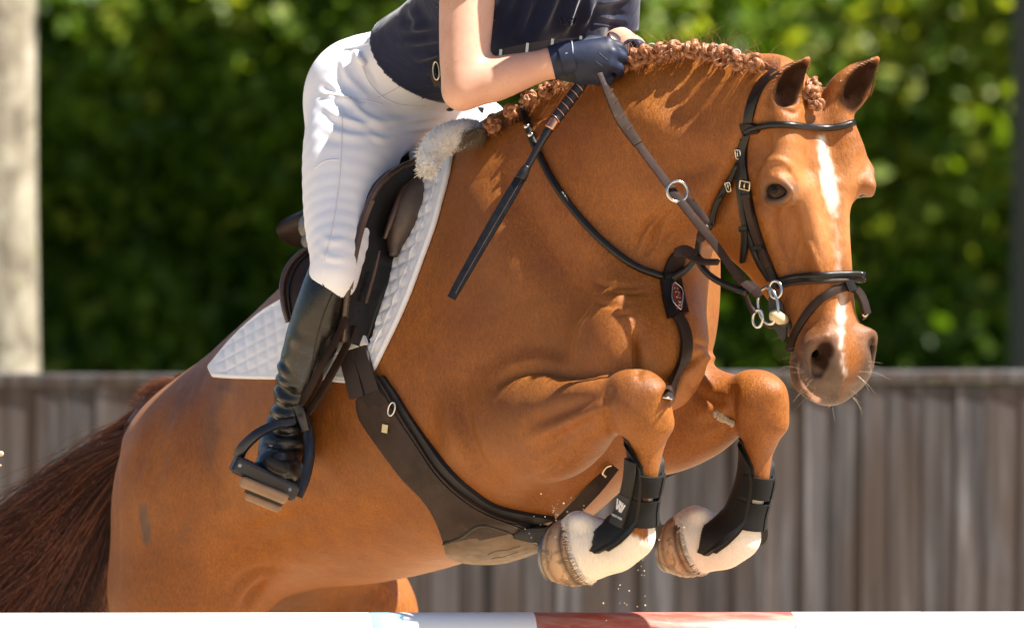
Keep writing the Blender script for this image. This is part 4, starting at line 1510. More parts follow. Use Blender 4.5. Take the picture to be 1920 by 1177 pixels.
plait_src = []
for sd_ in (1, 2, 3, 4):
    a, b, t = plait_mesh(sd_)
    o = mesh_obj('mane_plait', a, b, M['mane'], None)
    add_attr(o, 'tone', t)
    plait_src.append(o)
band_mb = MB()
band_mb.tube([(math.cos(a) * .0085, 0, math.sin(a) * .0085) for a in np.linspace(0, 2 * math.pi, 15)[:-1]], .0016, 6, closed=True)
crest_pts = [(926, 232), (962, 210), (992, 188), (1022, 170), (1050, 154), (1078, 143), (1108, 136), (1138, 128), (1163, 119), (1188, 108), (1213, 103), (1240, 101), (1268, 96), (1297, 94), (1327, 97), (1356, 104), (1385, 116), (1415, 121)]
used = set()
band_src = None
for i, (x, y) in enumerate(crest_pts):
    yy = dep(x, y + 22, -.4)
    src = plait_src[i % 4]
    if src.name not in used:
        o = src; used.add(src.name)
    else:
        o = src.copy(); COL.objects.link(o)
    o.location = W(x, y, yy - .010)
    rr = random.Random(i)
    s_ = rr.uniform(.80, .94) * (1.0 if 6 < i else .86)
    o.scale = (s_, s_, s_)
    o.rotation_euler = (rr.uniform(-.4, .3), rr.uniform(-3, 3), rr.uniform(-.5, .5))
    o.parent = horse; o.location = Vector(o.location) - horse.location
    if i > 5 and i % 2 == 0:
        if band_src is None:
            b_ = band_mb.build('plait_band', M['white_band'], None); band_src = b_
        else:
            b_ = band_src.copy(); COL.objects.link(b_)
        b_.parent = o
        b_.location = (0.004, -.006, .017); b_.rotation_euler = (rr.uniform(-.5, .5), 1.2, rr.uniform(-.6, .6))
# the hair gathered from the crest into each plait, and flyaway hairs above the neck
cs, rs, ts = [], [], []
for i, (x, y) in enumerate(crest_pts):
    yy = dep(x, y + 24, -.4)
    for q in range(34):
        x0 = x + rg.normal(0, 11)
        p0 = W(x0, y + 20 + abs(rg.normal(0, 6)), yy + .004 + abs(rg.normal(0, .012)))
        p1 = W(x + rg.normal(0, 5), y + rg.normal(4, 4), yy - .012 + rg.normal(0, .004))
        cs.append(crv([p0, (p0 + p1) / 2 + np.array([0, -.010, .006]), p1], 6)); rs.append(.0010); ts.append(np.clip(rg.normal(.40, .2), 0, 1))
for q in range(190):
    i = rg.integers(5, len(crest_pts)); x, y = crest_pts[i]
    yy = dep(x, y + 24, -.4)
    p0 = W(x + rg.normal(0, 14), y - 4, yy)
    d = np.array([rg.normal(.0, .02), rg.normal(0, .01), rg.uniform(.010, .050)])
    cs.append(crv([p0, p0 + d * .5 + (rg.normal(0, .003), 0, 0), p0 + d + (rg.normal(0, .012), 0, -.004)], 6)); rs.append(.00028); ts.append(rg.uniform(.5, 1))
strands(cs, rs, 'crest_hair', M['mane'], horse, ts)['kind'] = 'stuff'
# forelock: a small plait hanging between the ears
for q, (x, y, s_) in enumerate([(1524, 160, .70), (1523, 178, .80), (1526, 197, .72)]):
    o = plait_src[q].copy(); COL.objects.link(o); o.name = 'forelock_plait'
    o.location = Vector(W(x, y, dep(x, y, -.7) - .010)) - horse.location
    o.scale = (s_, s_, s_); o.rotation_euler = (.2, q * 1.7, .2); o.parent = horse
# fuzzy tuft behind the poll
cs, rs, ts = [], [], []
for q in range(240):
    x = rg.uniform(1425, 1462); yy = dep(x, 132, -.6)
    p0 = W(x, 130 + rg.normal(0, 3), yy + rg.uniform(0, .02)); d = np.array([rg.uniform(-.012, .006), rg.normal(0, .004), rg.uniform(.008, .024)])
    cs.append(crv([p0, p0 + d * .6, p0 + d], 5)); rs.append(.0007); ts.append(rg.uniform(.3, 1))
strands(cs, rs, 'poll_tuft', M['mane'], horse, ts)
for E in (EAR_N, EAR_F):                                          # soft rim hair of the ears
    cs, rs, ts = [], [], []
    P = crv([W(*E[q]) for q in ('base', 'mid', 'tip')], 20); od = nrm(E['open_dir'])
    for q in range(170):
        j = rg.integers(3, 19); t = nrm(P[min(j + 1, 19)] - P[j - 1]); sdv = np.cross(t, od)
        sgn = rg.choice([-1, 1]); wj = E['wid'] * .9 * math.sin(math.pi * min(1, (1.05 - j / 19) * .8))
        p0 = P[j] + sdv * sgn * wj + od * wj * .35
        d = t * .007 - sdv * sgn * .005 + od * rg.normal(0, .003)
        cs.append(crv([p0, p0 + d * .5, p0 + d + rg.normal(0, .001, 3)], 4)); rs.append(.0005); ts.append(rg.uniform(.2, .8))
    strands(cs, rs, 'ear_fuzz', M['mane'], horse, ts)
# whiskers on muzzle and chin
cs, rs, ts = [], [], []
for q in range(60):
    if q < 36:
        x = rg.uniform(1484, 1530); y = 655 + (x - 1484) * 1.75 + rg.normal(0, 12)
    elif q < 46:
        x = rg.uniform(1520, 1600); y = 745 + rg.normal(0, 5)
    else:
        x = rg.uniform(1590, 1632); y = 745 - (x - 1590) * 1.6 + rg.normal(0, 8)
    p_, n_v = hit(x, y)
    if p_ is None: continue
    n_v = np.array(n_v)
    out = nrm(n_v * .8 + np.array([(x - 1565) / 70.0, -.2, -.45 * (y > 700)]) + rg.normal(0, .25, 3))
    L = rg.uniform(.016, .048) if rg.random() < .5 else rg.uniform(.006, .016)
    p0 = np.array(p_)
    cs.append(crv([p0, p0 + out * L * .5, p0 + out * L + np.array([rg.normal(0, .006), 0, -.15 * L])], 6)); rs.append(.00026); ts.append(.5)
wk = strands(cs, rs, 'whiskers', M['whisker'], horse, ts)
wk['kind'] = 'stuff'

# ------------------------------------------------------------------ tack: everything is laid on the horse's real surface
def lay(PX, sm=2, bvh=None, lim=.035):
    """Lay a grid of photograph positions onto the body: points and smooth normals."""
    n, m = PX.shape[:2]
    Y = np.full((n, m), np.nan); N = np.zeros((n, m, 3))
    for i in range(n):
        for j in range(m):
            p, nn = hit(PX[i, j, 0], PX[i, j, 1], bvh)
            if p is not None:
                Y[i, j] = p.y; N[i, j] = nn
    # drop hits that jump to something far behind
    med = np.nanmedian(Y)
    for it in range(n + m):
        bad = np.isnan(Y)
        if not bad.any(): break
        Yp = np.pad(Y, 1, constant_values=np.nan); Np = np.pad(N, ((1, 1), (1, 1), (0, 0)))
        sh = [(0, 1), (2, 1), (1, 0), (1, 2)]
        st = np.stack([Yp[a:a + n, b:b + m] for a, b in sh]); sn = np.stack([Np[a:a + n, b:b + m] for a, b in sh])
        ok = ~np.isnan(st)
        cnt = ok.sum(0)
        fill = bad & (cnt > 0)
        av = np.where(ok, st, 0).sum(0) / np.maximum(cnt, 1)
        avn = (sn * ok[..., None]).sum(0)
        Y[fill] = av[fill]; N[fill] = avn[fill]
        if cnt.max() == 0: break
    Y = np.where(np.isnan(Y), med, Y)
    for _ in range(sm):
        Yp = np.pad(Y, 1, mode='edge'); Np = np.pad(N, ((1, 1), (1, 1), (0, 0)), mode='edge')
        # keep end slopes
        Yp[0, 1:-1] = 2 * Y[0] - Y[min(1, n - 1)]; Yp[-1, 1:-1] = 2 * Y[-1] - Y[max(n - 2, 0)]
        Yp[1:-1, 0] = 2 * Y[:, 0] - Y[:, min(1, m - 1)]; Yp[1:-1, -1] = 2 * Y[:, -1] - Y[:, max(m - 2, 0)]
        Y = (4 * Yp[1:-1, 1:-1] + Yp[:-2, 1:-1] + Yp[2:, 1:-1] + Yp[1:-1, :-2] + Yp[1:-1, 2:]) / 8
        N = (4 * Np[1:-1, 1:-1] + Np[:-2, 1:-1] + Np[2:, 1:-1] + Np[1:-1, :-2] + Np[1:-1, 2:]) / 8
    N /= (np.linalg.norm(N, axis=2, keepdims=True) + 1e-9)
    P = np.array([[W(PX[i, j, 0], PX[i, j, 1], Y[i, j]) for j in range(m)] for i in range(n)])
    return P, N


def slab(name, P, N, t0, T1, mat, parent, smooth=True):
    """A sheet of real thickness over a laid grid: inner face at t0, outer face at T1 (number or grid)."""
    n, m = P.shape[:2]
    T1 = np.broadcast_to(np.asarray(T1, float), (n, m)).copy()
    edge = np.ones((n, m))
    O = P + N * (T1 * edge)[..., None]
    I = P + N * t0
    V_ = np.concatenate([O.reshape(-1, 3), I.reshape(-1, 3)])
    k_ = n * m
    F_ = []
    for i in range(n - 1):
        for j in range(m - 1):
            a = i * m + j
            F_.append((a, a + 1, a + m + 1, a + m))
            F_.append((k_ + a, k_ + a + m, k_ + a + m + 1, k_ + a + 1))
    for i in range(n - 1):
        for j, fl in ((0, 0), (m - 1, 1)):
            a, b = i * m + j, (i + 1) * m + j
            F_.append((a, b, k_ + b, k_ + a) if not fl else (b, a, k_ + a, k_ + b))
    for j in range(m - 1):
        for i, fl in ((0, 1), (n - 1, 0)):
            a, b = i * m + j, i * m + j + 1
            F_.append((a, b, k_ + b, k_ + a) if not fl else (b, a, k_ + a, k_ + b))
    # face winding follows the outward normal
    e1 = O[n // 2, min(m // 2 + 1, m - 1)] - O[n // 2, m // 2]; e2 = O[min(n // 2 + 1, n - 1), m // 2] - O[n // 2, m // 2]
    if np.cross(e1, e2) @ N[n // 2, m // 2] < 0:
        F_ = [f[::-1] for f in F_]
    o = mesh_obj(name, V_, F_, mat, None, smooth)
    if smooth:
        o.data.set_sharp_from_angle(angle=R(50)) if hasattr(o.data, 'set_sharp_from_angle') else None
    if parent is not None: attach(o, parent)
    return o


def strip(name, pts, width, thick, mat, parent, off=.0005, n=None, m=5, sm=4, crown=.25, bvh=None):
    """A strap lying on the body along photograph points; width in photograph px."""
    pts = np.asarray(pts, float)
    n = n or max(8, int(np.linalg.norm(np.diff(pts, axis=0), axis=1).sum() / 7))
    wd = np.asarray(width, float) if hasattr(width, '__len__') else np.full(len(pts), float(width))
    q = crv_len(np.column_stack([pts, wd]), n)
    C_ = q[:, :2]; wv = q[:, 2]
    t = np.gradient(C_, axis=0); t /= np.linalg.norm(t, axis=1, keepdims=True)
    s_ = np.column_stack([-t[:, 1], t[:, 0]])
    u = np.linspace(-.5, .5, m)
    PX = C_[:, None, :] + s_[:, None, :] * (u[None, :, None] * wv[:, None, None])
    P, N = lay(PX, sm, bvh)
    prof = 1 - crown * (2 * np.abs(u)) ** 2.5
    return slab(name, P, N, off - .004, off + thick * prof[None, :], mat, parent)


def rails(name, A, B_, n, m, t0, t1, mat, parent, sm=6, fn=None, bvh=None):
    A = crv_len(np.asarray(A, float), n); B_ = crv_len(np.asarray(B_, float), n)
    u = np.linspace(0, 1, m)[None, :, None]
    PX = A[:, None, :] * (1 - u) + B_[:, None, :] * u
    P, N = lay(PX, sm, bvh)
    T1 = np.full((n, m), t1)
    if fn is not None: T1 = T1 + fn(PX, np.linspace(0, 1, n)[:, None] + 0 * u[..., 0], u[..., 0] + np.zeros((n, 1)))
    o = slab(name, P, N, t0, T1, mat, parent)
    return o, P, N, T1


def rope(name, pts3, rad, mat, parent, n=None, sides=10, closed=False):
    pts3 = np.asarray(pts3, float)
    if not closed:
        n = n or max(10, len(pts3) * 6)
        r_ = np.asarray(rad, float) if hasattr(rad, '__len__') else np.full(len(pts3), float(rad))
        q = crv_len(np.column_stack([pts3, r_]), n)
        mb = MB(); mb.tube(q[:, :3], list(q[:, 3]), sides)
    else:
        mb = MB(); mb.tube(pts3, rad, sides, closed=True)
    return mb.build(name, mat, parent)


def on(x, y, off=.004, default=0.0):
    p, nn = hit(x, y)
    if p is None: return W(x, y, default)
    return np.array(p) + np.array(nn) * off


def laid_rope(name, pts, rad, mat, parent, off=.004, n=None, sm=3):
    """A round strap on the body: photograph points followed on the surface."""
    pts = np.asarray(pts, float)
    n = n or max(10, int(np.linalg.norm(np.diff(pts, axis=0), axis=1).sum() / 8))
    C_ = crv_len(pts, n)
    P, N = lay(C_[:, None, :].repeat(2, axis=1) + np.array([[[0, 0], [1.0, 1.0]]]), sm)
    mb = MB(); mb.tube(P[:, 0] + N[:, 0] * off, rad, 10)
    return mb.build(name, mat, parent)


def ribbon(name, pts3, width, thick, nhint, mat, parent, n=None, m=5, crown=.2):
    """A free strap through space."""
    pts3 = np.asarray(pts3, float)
    n = n or max(12, len(pts3) * 7)
    wd = np.asarray(width, float) if hasattr(width, '__len__') else np.full(len(pts3), float(width))
    q = crv_len(np.column_stack([pts3, wd]), n)
    C_ = q[:, :3]
    t = np.gradient(C_, axis=0); t /= np.linalg.norm(t, axis=1, keepdims=True)
    nh = np.asarray(nhint, float)
    s_ = np.cross(t, nh); s_ /= np.linalg.norm(s_, axis=1, keepdims=True)
    nn = np.cross(s_, t)
    u = np.linspace(-.5, .5, m)
    P = C_[:, None, :] + s_[:, None, :] * (u[None, :, None] * q[:, 3][:, None, None])
    N = np.repeat(nn[:, None, :], m, axis=1)
    return slab(name, P, N, -thick / 2, thick / 2 * (1 - crown * (2 * np.abs(u)) ** 2.5)[None, :], mat, parent)


def ring3(name, c, rx, rz, wire, mat, parent, nrm_=(0, -1, 0), rot=0.0, n=28):
    nn = nrm(nrm_); up = np.array([0, 0, 1.0]); s_ = nrm(np.cross(nn, up)); u_ = np.cross(s_, nn)
    s_, u_ = s_ * math.cos(rot) + u_ * math.sin(rot), u_ * math.cos(rot) - s_ * math.sin(rot)
    pts = [np.asarray(c) + s_ * rx * math.cos(a) + u_ * rz * math.sin(a) for a in np.linspace(0, 2 * math.pi, n + 1)[:-1]]
    mb = MB(); mb.tube(pts, wire, 8, closed=True)
    return mb.build(name, mat, parent)


def buckle(x, y, w, h, ang, mat, parent, off=.006, name='buckle'):
    """A small wire frame with a tongue lying on the strap at a photograph place."""
    p, nn = hit(x, y)
    if p is None: return
    p = np.array(p) + np.array(nn) * off; nn = np.array(nn)
    ex = nrm(np.array([1, 0, 0]) - nn * nn[0]); ez = np.cross(ex, nn); ez = ez if ez[2] > 0 else -ez
    ca, sa = math.cos(R(ang)), math.sin(R(ang))
    e1 = ex * ca + ez * sa; e2 = ez * ca - ex * sa
    w *= .001; h *= .001
    mb = MB()
    cs_ = [(-1, -1), (-.4, -1), (.4, -1), (1, -1), (1, -.3), (1, .3), (1, 1), (.4, 1), (-.4, 1), (-1, 1), (-1, .3), (-1, -.3)]
    mb.tube([p + e1 * a * w / 2 + e2 * b * h / 2 for a, b in cs_], .0017, 6, closed=True)
    mb.tube([p - e2 * h / 2, p + nn * .002, p + e2 * h / 2], .0014, 6)
    return mb.build(name, mat, parent)


# ---- saddle pad
pad = empty('saddle_pad', W(660, 600, -.1), 'white quilted saddle pad under the brown saddle', 'saddle pad')


def quilt(PX, U, V):
    x, y = PX[..., 0], PX[..., 1]
    c_, s_ = math.cos(R(62)), math.sin(R(62))
    a = x * c_ - y * s_; b = x * s_ + y * c_          # along / across the strip
    q1 = np.abs(np.sin(math.pi * (a / 36 + b / 24))); q2 = np.abs(np.sin(math.pi * (a / 36 - b / 24)))
    return .0052 * (np.minimum(q1, q2) ** .6)


FR_OUT = [(848, 296), (842, 330), (830, 375), (816, 425), (796, 480), (772, 545), (748, 600), (726, 645), (706, 685), (690, 711)]
FR_IN = [(782, 285), (742, 340), (706, 400), (676, 470), (648, 540), (628, 600), (614, 650), (606, 704)]


def border(PX, U, V):
    e = sstep(.0, 1.0, np.clip((1 - V) / .16, 0, 1)) * sstep(0, 1, np.clip((1 - U) / .12, 0, 1))
    return quilt(PX, U, V) * e + .003 * (1 - e)


o, P, N, T1 = rails('front_panel', FR_IN, FR_OUT, 150, 60, .001, .008, M['pad'], pad, 8, border)
e = P[:, -1] + N[:, -1] * .006
rope('binding', e[::3], .0060, M['pad'], pad, 100)
e2 = P[-1, :] + N[-1, :] * .006
rope('binding', e2[::3], .0060, M['pad'], pad, 40)
# twisted cord inside the edge
cc = P[:, -9] + N[:, -9] * (T1[:, -9] + .0005)[:, None]
mb = MB()
cq = crv_len(cc[::3], 130)
for i_ in range(130):
    d_ = nrm(cq[min(i_ + 1, 129)] - cq[max(i_ - 1, 0)])
    mb.tube([cq[i_] - d_ * .0025 - np.array([.002, 0, 0]), cq[i_] + d_ * .0025 + np.array([.002, 0, 0])], .0017, 5)
mb.build('cord', M['pad'], pad)['kind'] = 'stuff'
RE_T = [(398, 690), (440, 640), (490, 594), (535, 565), (580, 532), (640, 490), (680, 455)]
RE_B = [(405, 704), (450, 706), (500, 707), (550, 707), (600, 707), (640, 712), (672, 713)]


def border2(PX, U, V):
    e = sstep(0, 1, np.clip((1 - V) / .15, 0, 1)) * sstep(0, 1, np.clip(U / .10, 0, 1))
    return quilt(PX, U, V) * .55 * e + .003 * (1 - e)


o, P, N, T1 = rails('rear_panel', RE_T, RE_B, 100, 40, .001, .007, M['pad'], pad, 10, border2)
rope('binding', (P[:, -1] + N[:, -1] * .005)[::3], .0055, M['pad'], pad, 70)
rope('binding', (P[:, 0] + N[:, 0] * .005)[::3], .0055, M['pad'], pad, 70)
rope('binding', (P[0, :] + N[0, :] * .005)[::3], .0055, M['pad'], pad, 20)
strip('billet_loop', [(628, 660), (660, 651), (700, 638)], 23, .004, M['white_web'], pad, off=.022, sm=6)
strip('badge', [(748, 432), (744, 440)], 8, .002, M['green_tag'], pad, off=.024)

# ---- fleece half pad showing at the withers
fleece = empty('fleece_half_pad', W(840, 270, 0), 'white sheepskin half pad over the withers in front of the saddle', 'half pad')
fl = [(800, 318), (806, 290), (826, 266), (858, 250), (890, 242)]
f3 = [W(x, y, dep(868, 300, -.1) + d_) for (x, y), d_ in zip(fl, (-.10, -.075, -.05, -.02, .03))]
fr_ = [.018, .024, .029, .027, .018]
qf = crv_len(np.column_stack([f3, fr_]), 26)
mb = MB(); mb.tube(qf[:, :3], list(qf[:, 3] * .92), 16)
o = mb.build('fleece', M['fleece'], fleece); add_attr(o, 'tone', np.full(len(mb.v), .5))
cs, rs, ts = [], [], []
rg = np.random.default_rng(8)
for i in range(4200):
    j = rg.integers(0, 26); d = rg.normal(size=3); d /= np.linalg.norm(d)
    p0 = qf[j, :3] + d * qf[j, 3] * .88
    dd = d * rg.uniform(.003, .007) + np.array([.0, 0, -.002]) + rg.normal(0, .0025, 3)
    cs.append(crv([p0, p0 + dd * .5 + rg.normal(0, .001, 3), p0 + dd], 4)); rs.append(.0010); ts.append(rg.uniform(.1, 1))
strands(cs, rs, 'fleece_wool', M['fleece'], fleece, ts)
cs, rs, ts = [], [], []
for i in range(420):                                            # darker tufts at the front edge
    x = rg.uniform(862, 912); y = 254 - (x - 862) * .12 + rg.normal(0, 4)
    p0 = W(x, y, dep(880, 290, -.1) - .01 + rg.normal(0, .012))
    end = W(x - rg.uniform(4, 26), y + rg.uniform(6, 34), dep(870, 310, -.1) - .035)
    cs.append(crv([p0, (p0 + end) / 2 + np.array([.006, -.008, .006]), end], 6)); rs.append(.0006); ts.append(.5)
strands(cs, rs, 'dark_tuft', M['fleece_dark'], fleece, ts)

# ---- saddle
saddle = empty('saddle', W(660, 430, -.05), 'dark brown jumping saddle with knee rolls under the rider', 'saddle')
E1 = [(784, 301), (748, 316), (712, 346), (686, 395), (668, 455), (655, 525), (647, 590), (645, 640)]
IN = [(800, 322), (782, 372), (764, 420), (742, 470), (728, 530), (708, 590), (692, 636), (676, 662)]
RE = [(700, 330), (660, 350), (628, 390), (610, 440), (600, 500), (592, 560), (596, 610), (612, 650)]
n = 40
e1 = crv_len(np.asarray(E1, float), n); ein = crv_len(np.asarray(IN, float), n); ere = crv_len(np.asarray(RE, float), n)
yb = np.array([dep(x, y, -.1) for x, y in ein])
yb = np.convolve(np.pad(yb, 3, mode='edge'), np.ones(7) / 7, 'valid')
yout = yb - np.interp(np.linspace(0, 1, n), [0, .2, .55, 1], [.05, .085, .095, .07])
ed = np.array([W(x, y, d) for (x, y), d in zip(e1, yout)])
ei = np.array([W(x, y, d - .020) for (x, y), d in zip(ein, yb)])
er = np.array([W(x, y, dep(x, y, .05) - .075) for x, y in ere])
m = 14
for nm, a_, b_, mt, sag in (('flap', er, ed, M['havana'], .020), ('sweat_flap', ed, ei, M['black_leather'], -.03)):
    u = np.linspace(0, 1, m)[None, :, None]
    P = a_[:, None, :] * (1 - u) + b_[:, None, :] * u
    P = P + np.array([-.5, -.75, .0]) * (sag * np.sin(math.pi * u))
    t1 = np.gradient(P, axis=0); t2 = np.gradient(P, axis=1); N = np.cross(t1, t2); N /= np.linalg.norm(N, axis=2, keepdims=True)
    if N[n // 2, m // 2, 1] > 0: N = -N
    slab(nm, P, N, -.004, .0, mt, saddle)
rope('flap_edge', ed[::3], [.006] * len(ed[::3]), M['piping'], saddle, 60)
# worn suede along the front of the flap
sub = ed[12:30]; s2 = sub + np.array([.007, .003, -.002])
u = np.linspace(0, 1, 4)[None, :, None]
P = sub[:, None, :] * (1 - u) + s2[:, None, :] * u + np.array([.001, -.006, 0])
slab('worn_edge', P, np.broadcast_to(np.array([.5, -.85, .1]), P.shape), -.002, .001, M['suede'], saddle)
# knee block and roll
kb = [(785, 318), (777, 352), (765, 388), (752, 424), (742, 452), (738, 480)]
k3 = np.array([W(x, y, dep(x, y, -.1) - d_) for (x, y), d_ in zip(kb, (.045, .055, .060, .055, .045, .035))])
rope('knee_roll', k3, [.015, .023, .026, .023, .017, .008], M['knee_roll'], saddle, 40, 16)
k4 = k3 + np.array([-.020, -.020, 0.004])
rope('roll_seam', k4[:5], [.004, .006, .006, .006, .004], M['piping'], saddle, 30)
mb = MB(); mb.ball(W(748, 352, dep(760, 360, -.1) - .085), (.024, .03, .048), 16, 12, Matrix.Rotation(R(18), 3, 'Y')); mb.build('knee_block', M['black_leather'], saddle)
rope('billet_edge', [W(712, 470, yb[18] - .07), W(704, 505, yb[20] - .068), W(694, 540, yb[24] - .06), W(686, 568, yb[26] - .06)], [.0016, .0026, .0032, .003], M['suede'], saddle)
# rear of the panel with a rolled edge
RO = [(600, 461), (566, 474), (541, 500), (529, 536), (533, 575), (541, 604)]
RI = [(640, 470), (630, 500), (622, 530), (615, 560), (605, 590), (596, 612)]
a_ = crv_len(np.asarray(RO, float), 24); b_ = crv_len(np.asarray(RI, float), 24)
u = np.linspace(0, 1, 8)[None, :, None]
pxy = a_[:, None, :] * (1 - u) + b_[:, None, :] * u
yy_ = np.array([dep(x, y, .2) for x, y in b_]); yy_ = np.convolve(np.pad(yy_, 4, mode='edge'), np.ones(9) / 9, 'valid')
P = np.array([[W(pxy[i, j, 0], pxy[i, j, 1], yy_[i] - .05 - .05 * math.sin(math.pi * .5 * j / 7)) for j in range(8)] for i in range(24)])
slab('rear_panel', P, np.broadcast_to(np.array([-.5, -.86, .1]), P.shape), -.012, .0, M['havana'], saddle)
rope('rear_piping', P[:, 0] + np.array([0, -.004, 0]), [.0058] * 24, M['piping'], saddle, 50)
rope('inner_seam', P[:, 1] + np.array([0, -.003, 0]), [.0018] * 24, M['black_leather'], saddle, 40)
# cantle and seat
SE = [(578, 432, .20, .034, .11), (620, 420, .15, .035, .14), (680, 388, .10, .032, .12), (735, 345, .05, .028, .09), (775, 308, -.01, .026, .055), (792, 300, -.03, .018, .03)]
V_, n_s = [], 20
for (x, y, d_, h_, w_) in SE:
    c_ = W(x, y, d_)
    for i in range(n_s):
        a_ = 2 * math.pi * i / n_s
        V_.append(c_ + NEAR * (w_ * .8 * math.cos(a_)) + np.array([0, 0, h_ * math.sin(a_)]) + HEAD * 0)
F_ = [(j * n_s + i, j * n_s + (i + 1) % n_s, (j + 1) * n_s + (i + 1) % n_s, (j + 1) * n_s + i) for j in range(5) for i in range(n_s)]
F_ += [tuple(range(n_s)), tuple(range(5 * n_s, 6 * n_s))[::-1]]
mesh_obj('seat', V_, F_, M['havana'], saddle)
cn = [W(600, 414, .05), W(583, 410, .10), W(572, 420, .16), W(570, 436, .20)]
mb = MB()
mb.tube(crv_len(np.array([W(598, 425, .02), W(584, 420, .06), W(575, 425, .12), W(580, 428, .2)]), 14), [.016, .022, .024, .024, .024, .024, .024, .024, .024, .024, .024, .022, .02, .016], 16)
mb.tube(crv_len(np.array([W(600, 450, .02), W(588, 448, .06), W(582, 450, .12), W(586, 452, .2)]), 14), .018, 16)
mb.build('cantle', M['cantle'], saddle)
rope('pommel_piping', [W(742, 318, -.04), W(764, 298, -.03), W(788, 288, -.03), W(800, 300, -.03)], .006, M['black_leather'], saddle)

# ---- girth with belly guard
girth = empty('girth', W(760, 850, -.2), 'brown leather girth with a tan belly guard round the horse', 'girth')
GL = [(652, 662), (664, 705), (674, 745), (690, 790), (722, 840), (762, 892), (800, 930), (826, 968), (838, 1010)]
GR = [(694, 652), (712, 700), (732, 735), (762, 785), (796, 835), (836, 885), (880, 925), (930, 955), (985, 972)]
# straps entering the girth
strip('billet_strap', [(657, 640), (668, 690), (682, 745)], 27, .004, M['brown_web'], girth, off=.018, sm=6)
strip('billet_strap', [(682, 640), (696, 690), (712, 735)], 25, .004, M['brown_web'], girth, off=.018, sm=6)
GL2 = [(676, 752), (680, 778), (692, 800), (722, 842), (762, 893), (800, 931), (824, 968), (838, 1012)]
GR2 = [(716, 706), (738, 742), (764, 786), (798, 836), (838, 886), (882, 926), (932, 956), (1000, 975)]
GRo = [(722, 704), (746, 738), (772, 780), (806, 828), (846, 878), (890, 918), (940, 948), (1040, 968)]
rails('lining', GL2, GRo, 60, 12, .0, .009, M['girth_lining'], girth, 8)
o, P, N, T1 = rails('body_strap', GL2, GR2, 60, 16, .004, .015, M['brown_leather'], girth, 8, lambda PX, U, V: .0035 * np.sin(math.pi * V) ** .5)
rope('edge_seam', (P[:, 14] + N[:, 14] * .0175)[::2], .0014, M['black_leather'], girth, 60)
strip('stay_panel', [(694, 752), (722, 730)], 54, .0035, M['havana'], girth, off=.0155, sm=6)
g_ring = on(748, 764, .022)
ring3('ring', g_ring, .0065, .0125, .002, M['steel'], girth, (-.4, -.9, 0), .3)
sb_ = on(735, 799, .021)
mb = MB(); mb.box(sb_, (.0065, .0018, .0075), Matrix.Rotation(R(-35), 3, 'Z') @ Matrix.Rotation(R(8), 3, 'Y')); mb.build('stud', M['brass'], girth, False)
BG_T = [(838, 1008), (868, 995), (905, 972), (945, 982), (985, 1000), (1014, 1013)]
BG_B = [(842, 1030), (868, 1040), (905, 1043), (945, 1040), (985, 1028), (1014, 1016)]
rails('belly_guard', BG_T, BG_B, 40, 12, .004, .016, M['tan_rubber'], girth, 12, lambda PX, U, V: .004 * np.sin(math.pi * V))
rope('guard_edge', [on(838, 1006, .017), on(868, 994, .017), on(905, 971, .017), on(945, 980, .017), on(985, 998, .017)], .0028, M['black_leather'], girth)
rails('front_piece', [(905, 960), (950, 965), (1000, 975), (1045, 985)], [(905, 975), (950, 985), (990, 1002), (1040, 1008)], 24, 6, .004, .017, M['black_leather'], girth, 8)
rope('emblem', [on(915, 1020, .021), on(930, 1013, .021), on(950, 1011, .021), on(972, 1004, .021)], .0006, M['brown_leather'], girth)
rope('emblem', [on(922, 1026, .021), on(945, 1022, .021), on(968, 1014, .021)], .0005, M['brown_leather'], girth)

# ---- breastplate with running martingale
bp = empty('breastplate', W(1240, 560, -.45), 'dark leather breastplate with a badge on the horse chest', 'breastplate')
laid_rope('neck_strap', [(984, 192), (986, 215), (996, 250), (1014, 292), (1042, 345), (1082, 400), (1132, 455), (1190, 500), (1246, 522)], .0068, M['black_leather'], bp, .005)
for x, y in ((985, 207), (993, 243), (1000, 258)):
    q = on(x, y, .010); mb = MB(); mb.tube([q + np.array([-.004, -.003, -.001]), q + np.array([.006, -.003, .002])], .0045, 8); mb.build('stud', M['steel'], bp)
strip('chest_piece', [(1284, 468), (1268, 485), (1258, 508), (1254, 530)], [10, 26, 28, 30], .007, M['havana'], bp, .004, sm=8)
strip('loop', [(1240, 522), (1262, 516), (1288, 500)], 11, .006, M['black_leather'], bp, .010, sm=8)
strip('badge_holder', [(1254, 524), (1260, 560), (1268, 594)], [34, 36, 36], .010, M['black_leather'], bp, .004, sm=8)
strip('badge', [(1256, 537), (1261, 560), (1267, 586)], [8, 15, 11], .003, M['red_badge'], bp, .014, sm=8)
for k_ in (-1, 1):
    rope('badge_rim', [on(1256, 535, .0175), on(1261 + 8.5 * k_, 550, .017), on(1262 + 8.5 * k_, 572, .017), on(1267, 588, .0175)], .0011, M['steel'], bp)
